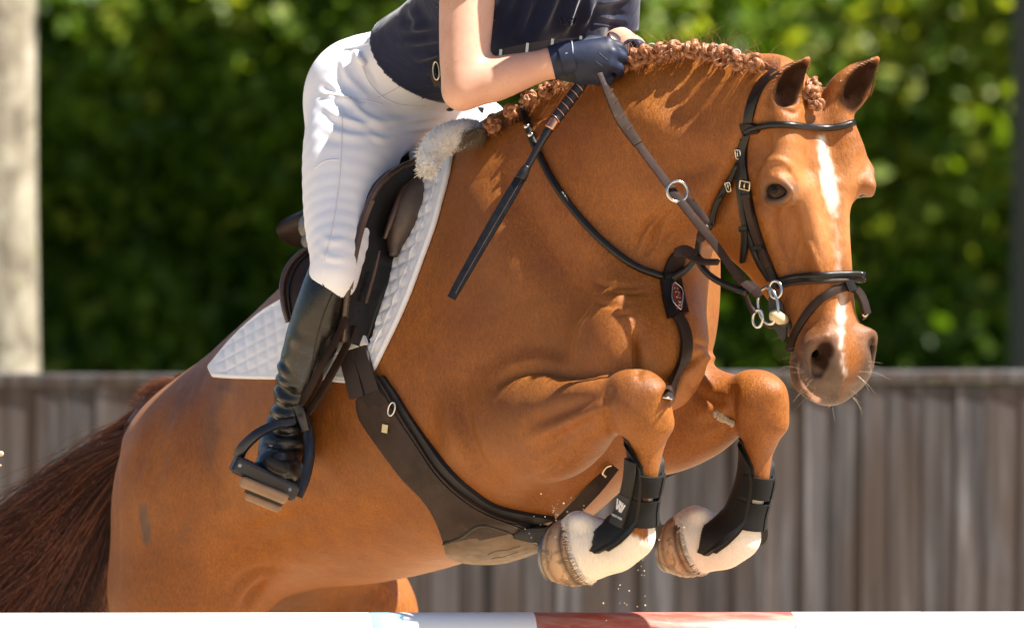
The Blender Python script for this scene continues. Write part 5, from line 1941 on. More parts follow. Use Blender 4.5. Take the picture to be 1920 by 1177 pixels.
# script on the badge: a looping silver line and a small leaf mark
rope('badge_script', [on(1258, 543, .018), on(1255.5, 549, .018), on(1261, 547, .018), on(1260, 553, .018), on(1257, 556, .018), on(1264, 557, .018), on(1262, 563, .018), on(1259, 566, .018), on(1266, 567, .018)], .0009, M['steel'], bp, 40)
rope('badge_script', [on(1263, 573, .018), on(1268, 579, .018), on(1264, 581, .018), on(1265, 575, .018), on(1269, 574, .018)], .0010, M['steel'], bp, 20)
ch = [(1264, 594), (1276, 614), (1282, 645), (1275, 685), (1259, 720), (1247, 748)]
strip('chest_strap', ch, [15, 18, 19, 19, 20, 19], .0045, M['havana'], bp, .010, sm=10)
strip('strap_keeper', [(1262, 712), (1252, 735)], 24, .004, M['brown_leather'], bp, .012, sm=10)
rope('strap_end', [on(1236, 744, .012), on(1247, 750, .014), on(1258, 748, .012)], .0022, M['steel'], bp)
# forks of the martingale, ring on the rein
YB = dep(1300, 470, -.5) if hit(1300, 470)[0] is not None else -.5
ym = -.62
rope('fork_strap', [W(1262, 522, -.56), W(1290, 504, -.58), W(1306, 480, -.60), W(1311, 452, -.63), W(1318, 432, -.66)], .0062, M['black_leather'], bp)
ribbon('fork_strap', [W(1266, 474, -.57), W(1284, 470, -.59), W(1302, 480, -.60), W(1318, 490, -.62), W(1346, 491, -.66)], [.016, .020, .020, .011, .010], .007, (0, -1, .3), M['brown_leather'], bp)
rope('fork_strap', [W(1306, 484, -.60), W(1322, 508, -.61), W(1345, 526, -.62), W(1380, 541, -.64), W(1400, 548, -.66)], .0062, M['black_leather'], bp)
ribbon('fork_end', [W(1286, 368, -.622), W(1300, 384, -.632), W(1316, 403, -.642), W(1328, 418, -.648)], [.009, .014, .012, .010], .005, (.2, -1, 0), M['havana'], bp)
ring3('rein_ring', W(1270, 359, -.650), .0185, .0185, .0030, M['steel'], bp, (.2, -1, .1))
mb = MB(); mb.ball(W(1318, 438, -.652), (.010, .006, .018), 14, 10, Matrix.Rotation(R(25), 3, 'Y')); mb.build('rubber_stop', M['havana'], bp)
# strap from between the forelegs back to the girth
ribbon('girth_strap', [W(1150, 872, -.36), W(1118, 912, -.36), W(1080, 952, -.34), W(1040, 992, -.31), W(1005, 1012, -.28)], .026, .004, (-.35, -.9, -.2), M['brown_leather'], bp)
rope('clip', [W(1136, 894, -.375), W(1130, 886, -.375), W(1136, 876, -.375), W(1146, 872, -.37)], .0026, M['brass'], bp)
ribbon('far_girth_strap', [W(1228, 900, -.20), W(1240, 890, -.20), W(1262, 880, -.22)], .018, .004, (0, -1, -.3), M['black_leather'], bp)
ribbon('girth_front', [W(965, 1000, -.30), W(1000, 1003, -.33), W(1030, 1000, -.34), W(1060, 985, -.34)], [.018, .026, .024, .016], .010, (-.2, -1, -.1), M['black_leather'], bp)

# ---- bridle
bridle = empty('bridle', W(1450, 380, -.7), 'black leather bridle with padded noseband and flash strap on the horse head', 'bridle')
strip('headpiece', [(1461, 133), (1440, 146), (1424, 166), (1413, 190), (1406, 216), (1401, 244)], [13, 14, 16, 17, 17, 16], .0045, M['black_leather'], bridle, .001, sm=8)
laid_rope('browband', [(1396, 248), (1412, 239), (1440, 235), (1475, 236), (1510, 239), (1545, 241), (1575, 238), (1592, 233), (1598, 232)], .0062, M['black_leather'], bridle, .006, sm=6)
strip('browband_loop', [(1392, 243), (1408, 240), (1426, 241)], [22, 20, 12], .007, M['havana'], bridle, .003, sm=6)
strip('cheekpiece', [(1401, 246), (1394, 285), (1396, 325), (1402, 360), (1410, 400), (1421, 440), (1437, 485), (1452, 520), (1459, 538)], 14, .004, M['black_leather'], bridle, .004, sm=6)
strip('cheek_end', [(1402, 362), (1411, 402), (1422, 440), (1431, 464)], 13, .003, M['brown_leather'], bridle, .008, sm=6)
strip('cheek_end', [(1433, 470), (1441, 490), (1447, 500)], 12, .003, M['brown_leather'], bridle, .008, sm=6)
for x, y, w_ in ((1404, 366, 19), (1427, 462, 20)):
    strip('keeper', [(x - w_ / 2, y + 2), (x + w_ / 2, y - 2)], 9, .003, M['black_leather'], bridle, .010, sm=4)
buckle(1402, 346, 20, 15, -6, M['brass'], bridle, .011)
strip('noseband_hanger', [(1392, 262), (1386, 290), (1386, 330), (1390, 375), (1398, 418), (1408, 450), (1424, 490), (1446, 525)], 9, .004, M['black_leather'], bridle, .002, sm=6)
strip('hanger_end', [(1400, 428), (1401, 455), (1396, 490)], [10, 11, 7], .003, M['black_leather'], bridle, .006, sm=6)
strip('keeper', [(1393, 428), (1408, 426)], 10, .003, M['black_leather'], bridle, .009, sm=4)
buckle(1389, 287, 11, 17, 10, M['steel'], bridle, .008)
laid_rope('throat_lash', [(1388, 306), (1372, 328), (1356, 352), (1344, 376), (1336, 402), (1332, 425)], .0052, M['black_leather'], bridle, .006)
laid_rope('throat_lash', [(1384, 318), (1370, 340), (1352, 366), (1343, 392), (1340, 420)], .0042, M['black_leather'], bridle, .007)
strip('keeper', [(1347, 362), (1358, 370)], 12, .004, M['black_leather'], bridle, .010, sm=3)
buckle(1364, 344, 8, 19, 12, M['steel'], bridle, .012)
strip('noseband', [(1457, 532), (1480, 526), (1515, 523), (1550, 521), (1585, 520), (1606, 519), (1616, 521)], 20, .006, M['black_leather'], bridle, .002, n=40, m=9, sm=6)
laid_rope('noseband_padding', [(1460, 527), (1482, 520), (1515, 517), (1550, 515), (1585, 514), (1606, 514), (1617, 517)], .0056, M['black_leather'], bridle, .007, sm=6)
laid_rope('noseband_padding', [(1460, 537), (1482, 532), (1515, 529), (1550, 527), (1585, 526), (1606, 525), (1616, 526)], .0040, M['brown_leather'], bridle, .007, sm=6)
strip('flash_strap', [(1588, 538), (1566, 544), (1540, 560), (1516, 586), (1498, 614), (1486, 642), (1482, 658)], [14, 15, 15, 14, 13, 12, 11], .004, M['havana'], bridle, .002, sm=6)
strip('flash_strap', [(1590, 538), (1605, 544), (1616, 562), (1623, 588)], 12, .004, M['havana'], bridle, .002, sm=6)
strip('flash_loop', [(1585, 526), (1592, 545)], 12, .004, M['black_leather'], bridle, .010, sm=3)
yf = dep(1600, 570, -.9)
ring3('buckle', W(1622, 578, yf + .02), .007, .014, .0020, M['brass'], bridle, (.5, -.8, 0), .1)
ribbon('flash_end', [W(1617, 566, yf + .01), W(1626, 585, yf + .02), W(1620, 597, yf + .035)], .011, .004, (.6, -.8, 0), M['havana'], bridle)

# ---- bit
bit = empty('bit', W(1445, 580, -.7), 'steel bit rings with a cream rubber end and black cheek guard at the horse mouth', 'bit')
yb_ = dep(1470, 575, -.75) - .012
mb = MB()
pl = [(1447, 548), (1458, 552), (1468, 575), (1475, 605), (1474, 632), (1468, 641), (1460, 632), (1448, 608), (1440, 580), (1440, 560)]
fr = [W(x, y, yb_ - .006) for x, y in pl]; bk = [p + np.array([.003, .007, 0]) for p in fr]
mb.add(fr + bk, [tuple(range(10))[::-1], tuple(range(10, 20))] + [(i, (i + 1) % 10, 10 + (i + 1) % 10, 10 + i) for i in range(10)])
o = mb.build('cheek_guard', M['black_rubber'], bit, False)
bv_ = o.modifiers.new('bevel', 'BEVEL'); bv_.width = .0015; bv_.segments = 2
ring3('large_ring', W(1440, 573, yb_ - .016), .0205, .033, .0031, M['steel'], bit, (-.55, -.85, .05), -.22)
ring3('top_ring', W(1454, 543, yb_ - .020), .0115, .0155, .0029, M['steel'], bit, (-.4, -.9, .1), -.2)
ring3('lower_ring', W(1421, 597, yb_ - .012), .0095, .0155, .0027, M['steel'], bit, (-.4, -.9, 0), .12)
mb = MB(); mb.tube([W(1446, 592, yb_ - .018), W(1454, 592, yb_ - .022), W(1463, 597, yb_ - .020), W(1472, 600, yb_ - .004)], [.009, .0115, .0115, .008], 14)
mb.build('rubber_end', M['cream_rubber'], bit)
mb = MB(); mb.tube([W(1462, 603, yb_ - .012), W(1488, 612, yb_ + .02), W(1520, 618, yb_ + .06)], .008, 10); mb.build('mouthpiece', M['black_rubber'], bit)
rope('curb_strap', [W(1432, 604, yb_ - .002), W(1445, 612, yb_), W(1462, 606, yb_ + .005)], .004, M['brown_leather'], bit)

# ---- reins
reins = empty('reins', W(1260, 340, -.6), 'dark brown leather reins with rubber grips from the hands to the bit', 'reins')
rp = [(1124, 138, -.535), (1134, 162, -.550), (1148, 190, -.560), (1166, 226, -.570), (1196, 270, -.585), (1250, 343, -.636), (1300, 408, -.660), (1342, 460, -.664), (1384, 519, -.660), (1412, 545, yb_ - .03)]
rp3 = np.array([W(*p) for p in rp])
for i in range(len(rp3) - 2):
    s_ = dep(rp[i][0], rp[i][1], 9)
    if s_ < 8: rp3[i] = W(rp[i][0], rp[i][1], min(rp[i][2], s_ - .012))
ribbon('rein', rp3, [.010, .010, .012, .013, .014, .0145, .0145, .0145, .014, .013], .0048, (.25, -.95, .15), M['stirrup_leather'], reins, 70)
gp = crv_len(rp3[1:5], 30)
ribbon('rubber_grip', gp + np.array([0, -.001, 0]), [.012, .018, .020, .020, .018], .0075, (.25, -.95, .15), M['rubber_grip'], reins, 40) if False else \
    ribbon('rubber_grip', rp3[1:5] + np.array([0, -.001, 0]), [.011, .017, .020, .017], .0075, (.25, -.95, .15), M['rubber_grip'], reins, 40)
for t_ in (.12, .28, .52, .72):
    q = crv_len(rp3[1:5], 100)[int(t_ * 99)]
    mb = MB(); mb.box(q + np.array([.004, -.0045, .002]), (.007, .0015, .0022), Matrix.Rotation(R(-50), 3, 'Y')); mb.build('rein_stop', M['suede'], reins, False)
ribbon('billet_end', [W(1372, 500, -.651), W(1384, 516, -.656), W(1392, 532, -.658)], [.012, .016, .012], .006, (.25, -.95, .1), M['stirrup_leather'], reins)
ribbon('billet_end', [W(1396, 532, -.655), W(1412, 540, -.658), W(1424, 556, -.655)], [.013, .019, .013], .008, (.25, -.95, .1), M['stirrup_leather'], reins)
rope('lower_rein', [W(1386, 524, -.645), W(1398, 552, -.642), W(1406, 573, -.640), W(1414, 586, -.638)], [.0045, .0042, .0045, .008], M['stirrup_leather'], reins)
# slack of the near rein running back along the forearm
ribbon('rein_slack', [W(1150, 84, -.455), W(1100, 82, -.46), W(1045, 86, -.47), W(985, 95, -.47), W(930, 108, -.465), W(880, 130, -.455)], [.020, .022, .023, .023, .022, .018], .006, (.05, -.9, .3), M['suede'], reins, 40)
for x, y in ((988, 94), (1035, 86), (1088, 81), (938, 106)):
    mb = MB(); mb.box(W(x, y, -.474), (.0025, .0035, .0125), Matrix.Rotation(R(6), 3, 'Y')); mb.build('rein_stop', M['steel'], reins, False)
ribbon('rein_loop', [W(1172, 96, -.40), W(1190, 86, -.38), W(1206, 92, -.36)], .018, .004, (0, -.9, .4), M['rubber_grip'], reins)


# ---- tendon boots: shells wrapped round the cannon
def tendon_boot(label, ax_px, phi0, logo, strap_rot):
    root = empty('tendon_boot', W(*ax_px[0]), label, 'tendon boot', 'open fronted tendon boots on the front legs')
    A = np.array([W(*p) for p in ax_px])
    ax = nrm(A[-1] - A[0])
    f_ = nrm(HEAD - ax * (HEAD @ ax)); s_ = np.cross(ax, f_)
    if s_ @ NEAR < 0: s_ = -s_

    def wrap(name, t_rng, ph_fn, off, thick, mat, nt=26, nph=40, smo=3, parent=root, bulge=None, shift=0):
        ts_ = np.linspace(*t_rng, nt)
        C_ = crv_len(A, 60)
        P = np.zeros((nt, nph, 3)); N = np.zeros((nt, nph, 3)); Dm = np.zeros((nt, nph))
        for i, t in enumerate(ts_):
            c = np.array([np.interp(np.clip(t, -.3, 1.3), np.linspace(0, 1, 60), C_[:, k_]) for k_ in range(3)])
            if t > 1: c = A[-1] + (A[-1] - A[-2]) / np.linalg.norm(A[-1] - A[-2]) * (t - 1) * np.linalg.norm(A[-1] - A[0])
            if t < 0: c = A[0] + (A[0] - A[1]) / np.linalg.norm(A[1] - A[0]) * (-t) * np.linalg.norm(A[-1] - A[0])
            p0, p1 = ph_fn(t)
            for j in range(nph):
                ph = R(p0 + (p1 - p0) * j / (nph - 1))
                d = f_ * math.cos(ph) + s_ * math.sin(ph)
                h_ = body_bvh.ray_cast(Vector(c), Vector(d))
                dist = h_[3] if h_[0] is not None and h_[3] < .075 else np.nan
                Dm[i, j] = dist; P[i, j] = c; N[i, j] = d
        md = np.nanmedian(Dm)
        Dm = np.where(np.isnan(Dm), md, Dm)
        for _ in range(smo):
            q = np.pad(Dm, 1, mode='edge')
            Dm = (2 * q[1:-1, 1:-1] + q[:-2, 1:-1] + q[2:, 1:-1] + q[1:-1, :-2] + q[1:-1, 2:]) / 6
        P = P + N * Dm[..., None]
        T_ = np.full((nt, nph), off + thick)
        if bulge is not None:
            T_ = T_ + bulge(ts_[:, None] + np.zeros((1, nph)), np.linspace(0, 1, nph)[None, :] + np.zeros((nt, 1)))
        return slab(name, P, N, off, T_, mat, parent), P, N, T_

    def edge_fn(t):
        # opening of the shell at the front; the lower tongues taper over the fetlock
        a = np.interp(t, [-.08, .0, .12, .3, .55, .75, .9, 1.05, 1.15, 1.26], [128, 96, 66, 54, 46, 44, 58, 76, 92, 108])
        b = np.interp(t, [-.08, .0, .12, .3, .55, .75, .9, 1.05, 1.15, 1.26], [225, 248, 284, 302, 312, 314, 300, 288, 272, 250])
        return a + phi0, b + phi0
    wrap('shell', (-.06, 1.24), edge_fn, .003, .007, M['neoprene'], 40, 48, 3, root,
         lambda T, U: .004 * np.exp(-((T - 1.02) / .16) ** 2) + .003 * (np.abs(U - .5) > .47) * 1.0)
    wrap('lining', (-.11, 1.18), lambda t: (edge_fn(np.clip(t, -.05, 1.2))[0] - 7, edge_fn(np.clip(t, -.05, 1.2))[1] + 7), .0008, .004, M['girth_lining'], 34, 44, 3, root)
    # two straps bridging the open front
    for t0_, t1_ in ((.22, .47), (.52, .83)):
        st, P, N, T_ = wrap('strap', (t0_, t1_), lambda t: (-62 + phi0, 84 + phi0), .006, .006, M['elastic'], 8, 26, 8, root)
        wrap('hook_patch', (t0_ + .012, t1_ - .012), lambda t: (-66 + phi0 + strap_rot, -14 + phi0 + strap_rot), .0115, .003, M['velcro'], 8, 14, 8, st)
    if logo:
        pn, P, N, T_ = wrap('cover_panel', (.08, .86), lambda t: (72 + phi0, 112 + phi0), .012, .006, M['panel_grey'], 24, 14, 6, root, lambda T, U: .002 * np.sin(math.pi * U) ** .5)
        lb, P, N, T_ = wrap('logo_label', (.50, .845), lambda t: (73.5 + phi0, 110.5 + phi0), .018, .0025, M['label_black'], 12, 12, 6, pn)
        Q = P + N * (T_ + .0006)[..., None]
        c00, c10, c01, c11 = Q[0, 0], Q[-1, 0], Q[0, -1], Q[-1, -1]
        # which end of phi is on the picture's left
        if c00[0] > c01[0]: c00, c01, c10, c11 = c01, c00, c11, c10
        nn = N[6, 6]

        def place(u, v): return (c00 * (1 - u) + c01 * u) * (1 - v) + (c10 * (1 - u) + c11 * u) * v
        # linked W mark: two overlapping Vs with bars of real thickness
        mb = MB()
        def bar(u0, v0, u1, v1, w_=.0026):
            a, b = place(u0, v0) + nn * .001, place(u1, v1) + nn * .001
            d = nrm(b - a); sd = np.cross(d, nn) * w_ / 2
            q = [a - sd, a + sd, b + sd, b - sd]
            mb.add(q + [p + nn * .0012 for p in q], [(4, 5, 6, 7), (0, 1, 5, 4), (1, 2, 6, 5), (2, 3, 7, 6), (3, 0, 4, 7)])
        for u0, v0, u1, v1 in ((.16, .16, .34, .50), (.34, .50, .48, .20), (.36, .18, .58, .54), (.58, .54, .70, .26), (.56, .22, .70, .50) if 0 else (.50, .20, .60, .34), (.70, .26, .64, .22), (.70, .54, .86, .24)):
            bar(u0, v0, u1, v1)
        mb.build('logo_mark', M['label_white'], lb, False)
        cu = bpy.data.curves.new('label_text', 'FONT'); cu.body = 'WOOF WEAR'; cu.align_x = 'CENTER'; cu.align_y = 'CENTER'; cu.size = 1.0; cu.extrude = .02
        to = bpy.data.objects.new('label_text', cu); COL.objects.link(to)
        bpy.context.view_layer.update()
        dg = bpy.context.evaluated_depsgraph_get()
        me = bpy.data.meshes.new_from_object(to.evaluated_get(dg))
        bpy.data.objects.remove(to)
        xs_ = np.array([v_.co[:] for v_ in me.vertices]); wdt = xs_[:, 0].max() - xs_[:, 0].min()
        right = nrm(place(1, .72) - place(0, .72)); dn = nrm(np.cross(nn, right)); dn = dn if dn[2] > 0 else -dn
        sc_ = np.linalg.norm(place(.92, .72) - place(.08, .72)) / wdt
        o_ = place(.5, .74) + nn * .0012
        for v_, x_ in zip(me.vertices, xs_): v_.co = o_ + right * x_[0] * sc_ + dn * x_[1] * sc_ * 1.35 + nn * x_[2] * .01
        t_ = bpy.data.objects.new('label_text', me); COL.objects.link(t_); me.materials.append(M['label_white']); attach(t_, lb)
    return root


SHIFT[0] = 0.0
tendon_boot('black open fronted tendon boot with white logo on the near foreleg',
            [(1213, 846, -.628), (1207, 895, -.622), (1195, 950, -.602), (1183, 1000, -.586)], 0, True, 0)
SHIFT[0] = .06
tendon_boot('plain black open fronted tendon boot on the far foreleg',
            [(1422, 850, -.42), (1413, 905, -.41), (1396, 962, -.396), (1382, 1008, -.386)], 0, False, 0)
SHIFT[0] = 0.0

# ------------------------------------------------------------------ rider
rider = empty('person', W(700, 300, 0), 'rider in navy polo shirt, white breeches and tall black boots leaning over the horse neck', 'person')
PELV = W(722, 172, .02)
BELLY = W(800, 112, -.08)
WAIST = W(846, 76, -.155)
CHEST = W(985, -28, -.295)
NECKB = W(1058, -175, -.39)
S_N = W(880, -92, -.44)                           # near shoulder
S_F = W(1142, -78, -.19)
E_N = W(868, 162, -.50); WR_N = W(1046, 116, -.50)
E_F = W(1150, 88, -.16); WR_F = W(1182, 96, -.34)
HIP_N = W(668, 196, -.05); KN_N = W(624, 520, -.295); AN_N = W(540, 800, -.17)
HIP_F = W(790, 205, .12); KN_F = W(985, 330, .10); AN_F = W(900, 620, .30)
TOE = W(506, 884, -.25)


def rgrid(h, x0, x1, y0, y1, z0, z1):
    return Field(np.arange(x0, x1, h), np.arange(y0, y1, h), np.arange(z0, z1, h))


def px_box(ax, ay, bx, by, y0, y1, h, pad_=.03):
    a = W(ax, ay, y0); b = W(bx, by, y0); c = W(ax, ay, y1); d = W(bx, by, y1)
    xs_ = [q[0] for q in (a, b, c, d)]; zs_ = [q[2] for q in (a, b, c, d)]
    return rgrid(h, min(xs_) - pad_, max(xs_) + pad_, y0, y1, min(zs_) - pad_, max(zs_) + pad_)


def finish(F, name, mat, parent, sm=3):
    V_, Q_ = F.mesh()
    V_ = smooth_verts(V_, Q_, sm)
    return mesh_obj(name, V_, Q_, mat, parent), V_, Q_


spine_dir = nrm(CHEST - BELLY)
front = nrm(HEAD - spine_dir * (HEAD @ spine_dir))   # the way her chest faces


def torso(F, g, k=.03):
    C_ = np.array([PELV, BELLY, WAIST, (WAIST + CHEST) / 2, CHEST, CHEST * .45 + NECKB * .55])
    U = np.array([NEAR] * 6); V = np.array([front] * 6)
    F.loft(C_, U, V, np.array([.140, .112, .106, .132, .162, .12]) + g, np.array([.098, .078, .076, .094, .110, .08]) + g, None, k, 'add', 30)
    # bust
    for s_ in (-1, 1):
        F.ell(CHEST + NEAR * .075 * s_ + front * .072 - spine_dir * .02, np.array([.062, .056, .062]) + g, None, .04)
    F.cone(S_N * .92 + CHEST * .08, S_F * .92 + CHEST * .08, .062 + g, .062 + g, .06)


def near_arm(F, g, to_wrist=True):
    F.chain([S_N, (S_N * .5 + E_N * .5), E_N * .86 + S_N * .14, E_N], np.array([.053, .049, .043, .033]) + g, .02, n=12)
    if to_wrist:
        F.ell(E_N + np.array([-.006, .004, -.016]), np.array([.027, .030, .024]) + g, None, .02)
        F.chain([E_N + np.array([.006, 0, -.002]), E_N * .68 + WR_N * .32 + np.array([0, 0, -.002]), E_N * .30 + WR_N * .70, WR_N, WR_N + (WR_N - E_N) * .1], np.array([.036, .0405, .031, .0245, .025]) + g, .02, n=16)


def far_arm(F, g, to_wrist=True):
    F.chain([S_F, S_F * .5 + E_F * .5, E_F], np.array([.050, .044, .037]) + g, .02, n=8)
    if to_wrist:
        F.chain([E_F, E_F * .6 + WR_F * .4, WR_F], np.array([.037, .037, .026]) + g, .02, n=8)


# hand: palm, four fingers curled round whip and rein, thumb
def hand(F, g):
    ky = -.515
    K = [W(1139, 84, -.505), W(1146, 101, -.515), W(1142, 121, -.518), W(1127, 140, -.510)]
    wr = W(1056, 110, -.500)
    F.chain([W(1044, 114, -.50), W(1062, 110, -.502)], np.array([.027, .027]) + g, .01)
    for i, kk in enumerate(K):
        w0 = wr + (K[i] - K[1]) * .40
        F.cone(w0, kk, .0175 + g, .0138 + g, .010)
    F.ell(W(1104, 108, -.515), np.array([.034, .015, .024]) + g, [nrm((1, 0, .15)), (0, 1, 0), nrm((-.15, 0, 1))], .02)
    tips = [W(1166, 98, -.470), W(1168, 116, -.470), W(1160, 135, -.472), W(1142, 152, -.472)]
    mids = [W(1160, 90, -.500), W(1165, 107, -.505), W(1158, 127, -.508), W(1142, 147, -.502)]
    ends = [W(1140, 110, -.440), W(1142, 126, -.440), W(1134, 140, -.445), W(1122, 152, -.450)]
    for kk, mm_, tt, ee, r_ in zip(K, mids, tips, ends, (.0108, .0110, .0106, .0095)):
        F.chain([kk + (kk - wr) * .0, mm_, tt, ee], np.array([r_ + .0022, r_, r_ * .95, r_ * .85]) + g, .003)
    # heel of the hand and thumb (which lies over the rein on the far side)
    F.chain([W(1062, 128, -.492), W(1090, 136, -.495), W(1116, 142, -.492)], np.array([.020, .021, .016]) + g, .016)
    F.chain([W(1084, 92, -.470), W(1112, 82, -.455), W(1140, 84, -.448), W(1156, 92, -.450)], np.array([.018, .015, .0125, .010]) + g, .012, n=8)


def near_leg(F, g, to_ankle=True):
    F.chain([HIP_N + np.array([.012, .01, -.01]), HIP_N * .70 + KN_N * .30 + np.array([.003, -.01, 0]), HIP_N * .35 + KN_N * .65 + np.array([.002, -.005, 0]), KN_N + np.array([.006, 0, .02]), KN_N + np.array([-.004, .01, -.035])],
            np.array([.100, .090, .071, .046, .037]) + g, .05, n=20)
    if to_ankle:
        F.chain([KN_N, KN_N * .7 + AN_N * .3 + np.array([-.006, .012, 0]), KN_N * .3 + AN_N * .7, AN_N], np.array([.038, .044, .034, .029]) + g, .02, n=12)


def far_leg(F, g, to_ankle=True):
    F.chain([HIP_F, HIP_F * .5 + KN_F * .5, KN_F], np.array([.105, .085, .055]) + g, .05, n=12)
    if to_ankle:
        F.chain([KN_F, KN_F * .5 + AN_F * .5, AN_F], np.array([.05, .045, .03]) + g, .02, n=8)


def hips(F, g):
    F.ell(PELV + np.array([-.002, .010, -.010]), np.array([.140, .108, .100]) + g, [NEAR, front, spine_dir], .05)
    F.ell(W(660, 172, .0) , np.array([.070, .080, .078]) + g, None, .06)
    F.ell(W(770, 160, .12), np.array([.085, .085, .085]) + g, None, .06)


# -- the body itself (skin), under the clothes and showing at the arms
Fd = px_box(480, -480, 1260, 960, -.64, .50, .0062)
g = -.008
torso(Fd, g); hips(Fd, g); near_leg(Fd, g); far_leg(Fd, g)
Fd.chain([AN_N, AN_N * .35 + TOE * .65, TOE], np.array([.028, .026, .022]), .02)
Fd.chain([AN_F, AN_F + np.array([.05, -.03, -.06])], np.array([.028, .022]), .02)
far_arm(Fd, 0); hand(Fd, -.004)
Fd.chain([WR_F, W(1192, 102, -.36)], [.026, .024], .02)
for i_ in range(4):
    Fd.chain([W(1188, 96 + 6 * i_, -.35), W(1204, 98 + 7 * i_, -.375), W(1204, 108 + 6 * i_, -.40)], [.0085, .008, .007], .006)
Fd.chain([W(1180, 88, -.36), W(1196, 84, -.39)], [.009, .007], .006)
near_arm(Fd, 0)
Fd.chain([NECKB - spine_dir * .03, NECKB + (NECKB - CHEST) * .35], [.052, .048], .03)
HC = NECKB + nrm(NECKB - CHEST) * .15 + front * .05        # head (above the picture)
Fd.ell(HC, (.073, .085, .105), [NEAR, front, np.array([0, 0, 1.0])], .03)
Fd.ell(HC + HEAD * .085 - np.array([0, 0, .012]), (.012, .018, .022), None, .015)
Fd.ell(HC + HEAD * .060 - np.array([0, 0, .065]), (.042, .04, .035), None, .03)
for s_ in (-1, 1):
    Fd.ell(HC + NEAR * .074 * s_ - np.array([0, 0, .01]), (.012, .018, .028), [NEAR, HEAD, np.array([0, 0, 1.0])], .01)
    Fd.ell(HC + NEAR * .032 * s_ + HEAD * .084 + np.array([0, 0, .012]), (.014, .012, .010), [NEAR, HEAD, np.array([0, 0, 1.0])], .01, 'sub')
Fd.cone(HC + HEAD * .095 + NEAR * .02 - np.array([0, 0, .052]), HC + HEAD * .095 - NEAR * .02 - np.array([0, 0, .052]), .004, .004, .006, 'sub')
rbody, rv, rq = finish(Fd, 'body', M['skin'], rider)
del Fd
# helmet and hair, above the picture
mb = MB()
hm = []
for i in range(11):
    th = R(92) * i / 10
    for j in range(28):
        ph = 2 * math.pi * j / 28
        r_ = .118 * math.sin(th)
        hm.append(HC + HEAD * (r_ * 1.12 * math.cos(ph)) + NEAR * (r_ * .95 * math.sin(ph)) + np.array([0, 0, .025 + .125 * math.cos(th)]))
mb.add(hm, [(i * 28 + j, i * 28 + (j + 1) % 28, (i + 1) * 28 + (j + 1) % 28, (i + 1) * 28 + j) for i in range(10) for j in range(28)])
helmet = mb.build('helmet', M['black_leather'], rider)
so = helmet.modifiers.new('thick', 'SOLIDIFY'); so.thickness = .012
pk = [HC + HEAD * (.12 + .055 * k_ * math.cos(a_)) + NEAR * (.085 * math.sin(a_)) + np.array([0, 0, .03 - .012 * k_]) for k_ in (0, 1) for a_ in np.linspace(-1.4, 1.4, 14)]
mb = MB(); mb.add(pk, [(i, i + 1, 15 + i, 14 + i) for i in range(13)]); o = mb.build('peak', M['black_leather'], helmet); so = o.modifiers.new('thick', 'SOLIDIFY'); so.thickness = .006

# -- breeches
Fb = px_box(540, 0, 1100, 640, -.36, .36, .0046)
hips(Fb, 0.003); near_leg(Fb, 0.0); far_leg(Fb, 0.0)
Fb.loft(np.array([PELV, BELLY, WAIST - spine_dir * .01]), np.array([NEAR] * 3), np.array([front] * 3), np.array([.142, .116, .108]), np.array([.102, .084, .079]), None, .04, 'add', 14)
brV, brQ = Fb.mesh(); brV = smooth_verts(brV, brQ, 3)
ctr = brV[brQ].mean(1)
# cut away what lies inside the boots and above the waistband
kneecut = (ctr - KN_N) @ nrm(AN_N - KN_N) < .014
far_ok = ((ctr - KN_F) @ nrm(AN_F - KN_F) < .08) | (np.linalg.norm(ctr - KN_F, axis=1) > .3)
keep = (kneecut | (np.linalg.norm(ctr - KN_N, axis=1) > .35)) & far_ok & ((ctr - WAIST) @ spine_dir < -.004)
brQ = brQ[keep]
us = np.unique(brQ); rm_ = np.full(len(brV), -1); rm_[us] = np.arange(len(us))
breeches = mesh_obj('breeches', brV[us], rm_[brQ], M['breeches'], rider)


def relief(o, pts, lines):
    """Cloth folds pressed into a garment as real relief: (x0, y0), (x1, y1), half width px, height m."""
    me = o.data
    nn = np.zeros(len(pts) * 3, np.float32); me.vertices.foreach_get('normal', nn); nn = nn.reshape(-1, 3)
    sx, sy = to_px(pts)
    fold = np.zeros(len(pts))
    for ln in lines:
        w_, h_ = ln[-2], ln[-1]
        C_ = crv_len(np.asarray(ln[:-2], float), 24)
        best = np.full(len(pts), 1e9); tt = np.zeros(len(pts))
        for q in range(23):
            ab = C_[q + 1] - C_[q]
            t = np.clip(((sx - C_[q, 0]) * ab[0] + (sy - C_[q, 1]) * ab[1]) / (ab @ ab + 1e-9), 0, 1)
            d = np.hypot(sx - C_[q, 0] - t * ab[0], sy - C_[q, 1] - t * ab[1])
            m_ = d < best
            best[m_] = d[m_]; tt[m_] = (q + t[m_]) / 23
        e = np.sin(math.pi * np.clip(tt, .02, .98)) ** .7
        fold += h_ * e * (np.exp(-(best / w_) ** 2) - .45 * np.exp(-((best - 2.1 * w_) / w_) ** 2))
    pts = pts + nn * (fold * (nn[:, 1] < .15))[:, None]
    me.vertices.foreach_set('co', pts.astype(np.float32).ravel()); me.update()
    return pts


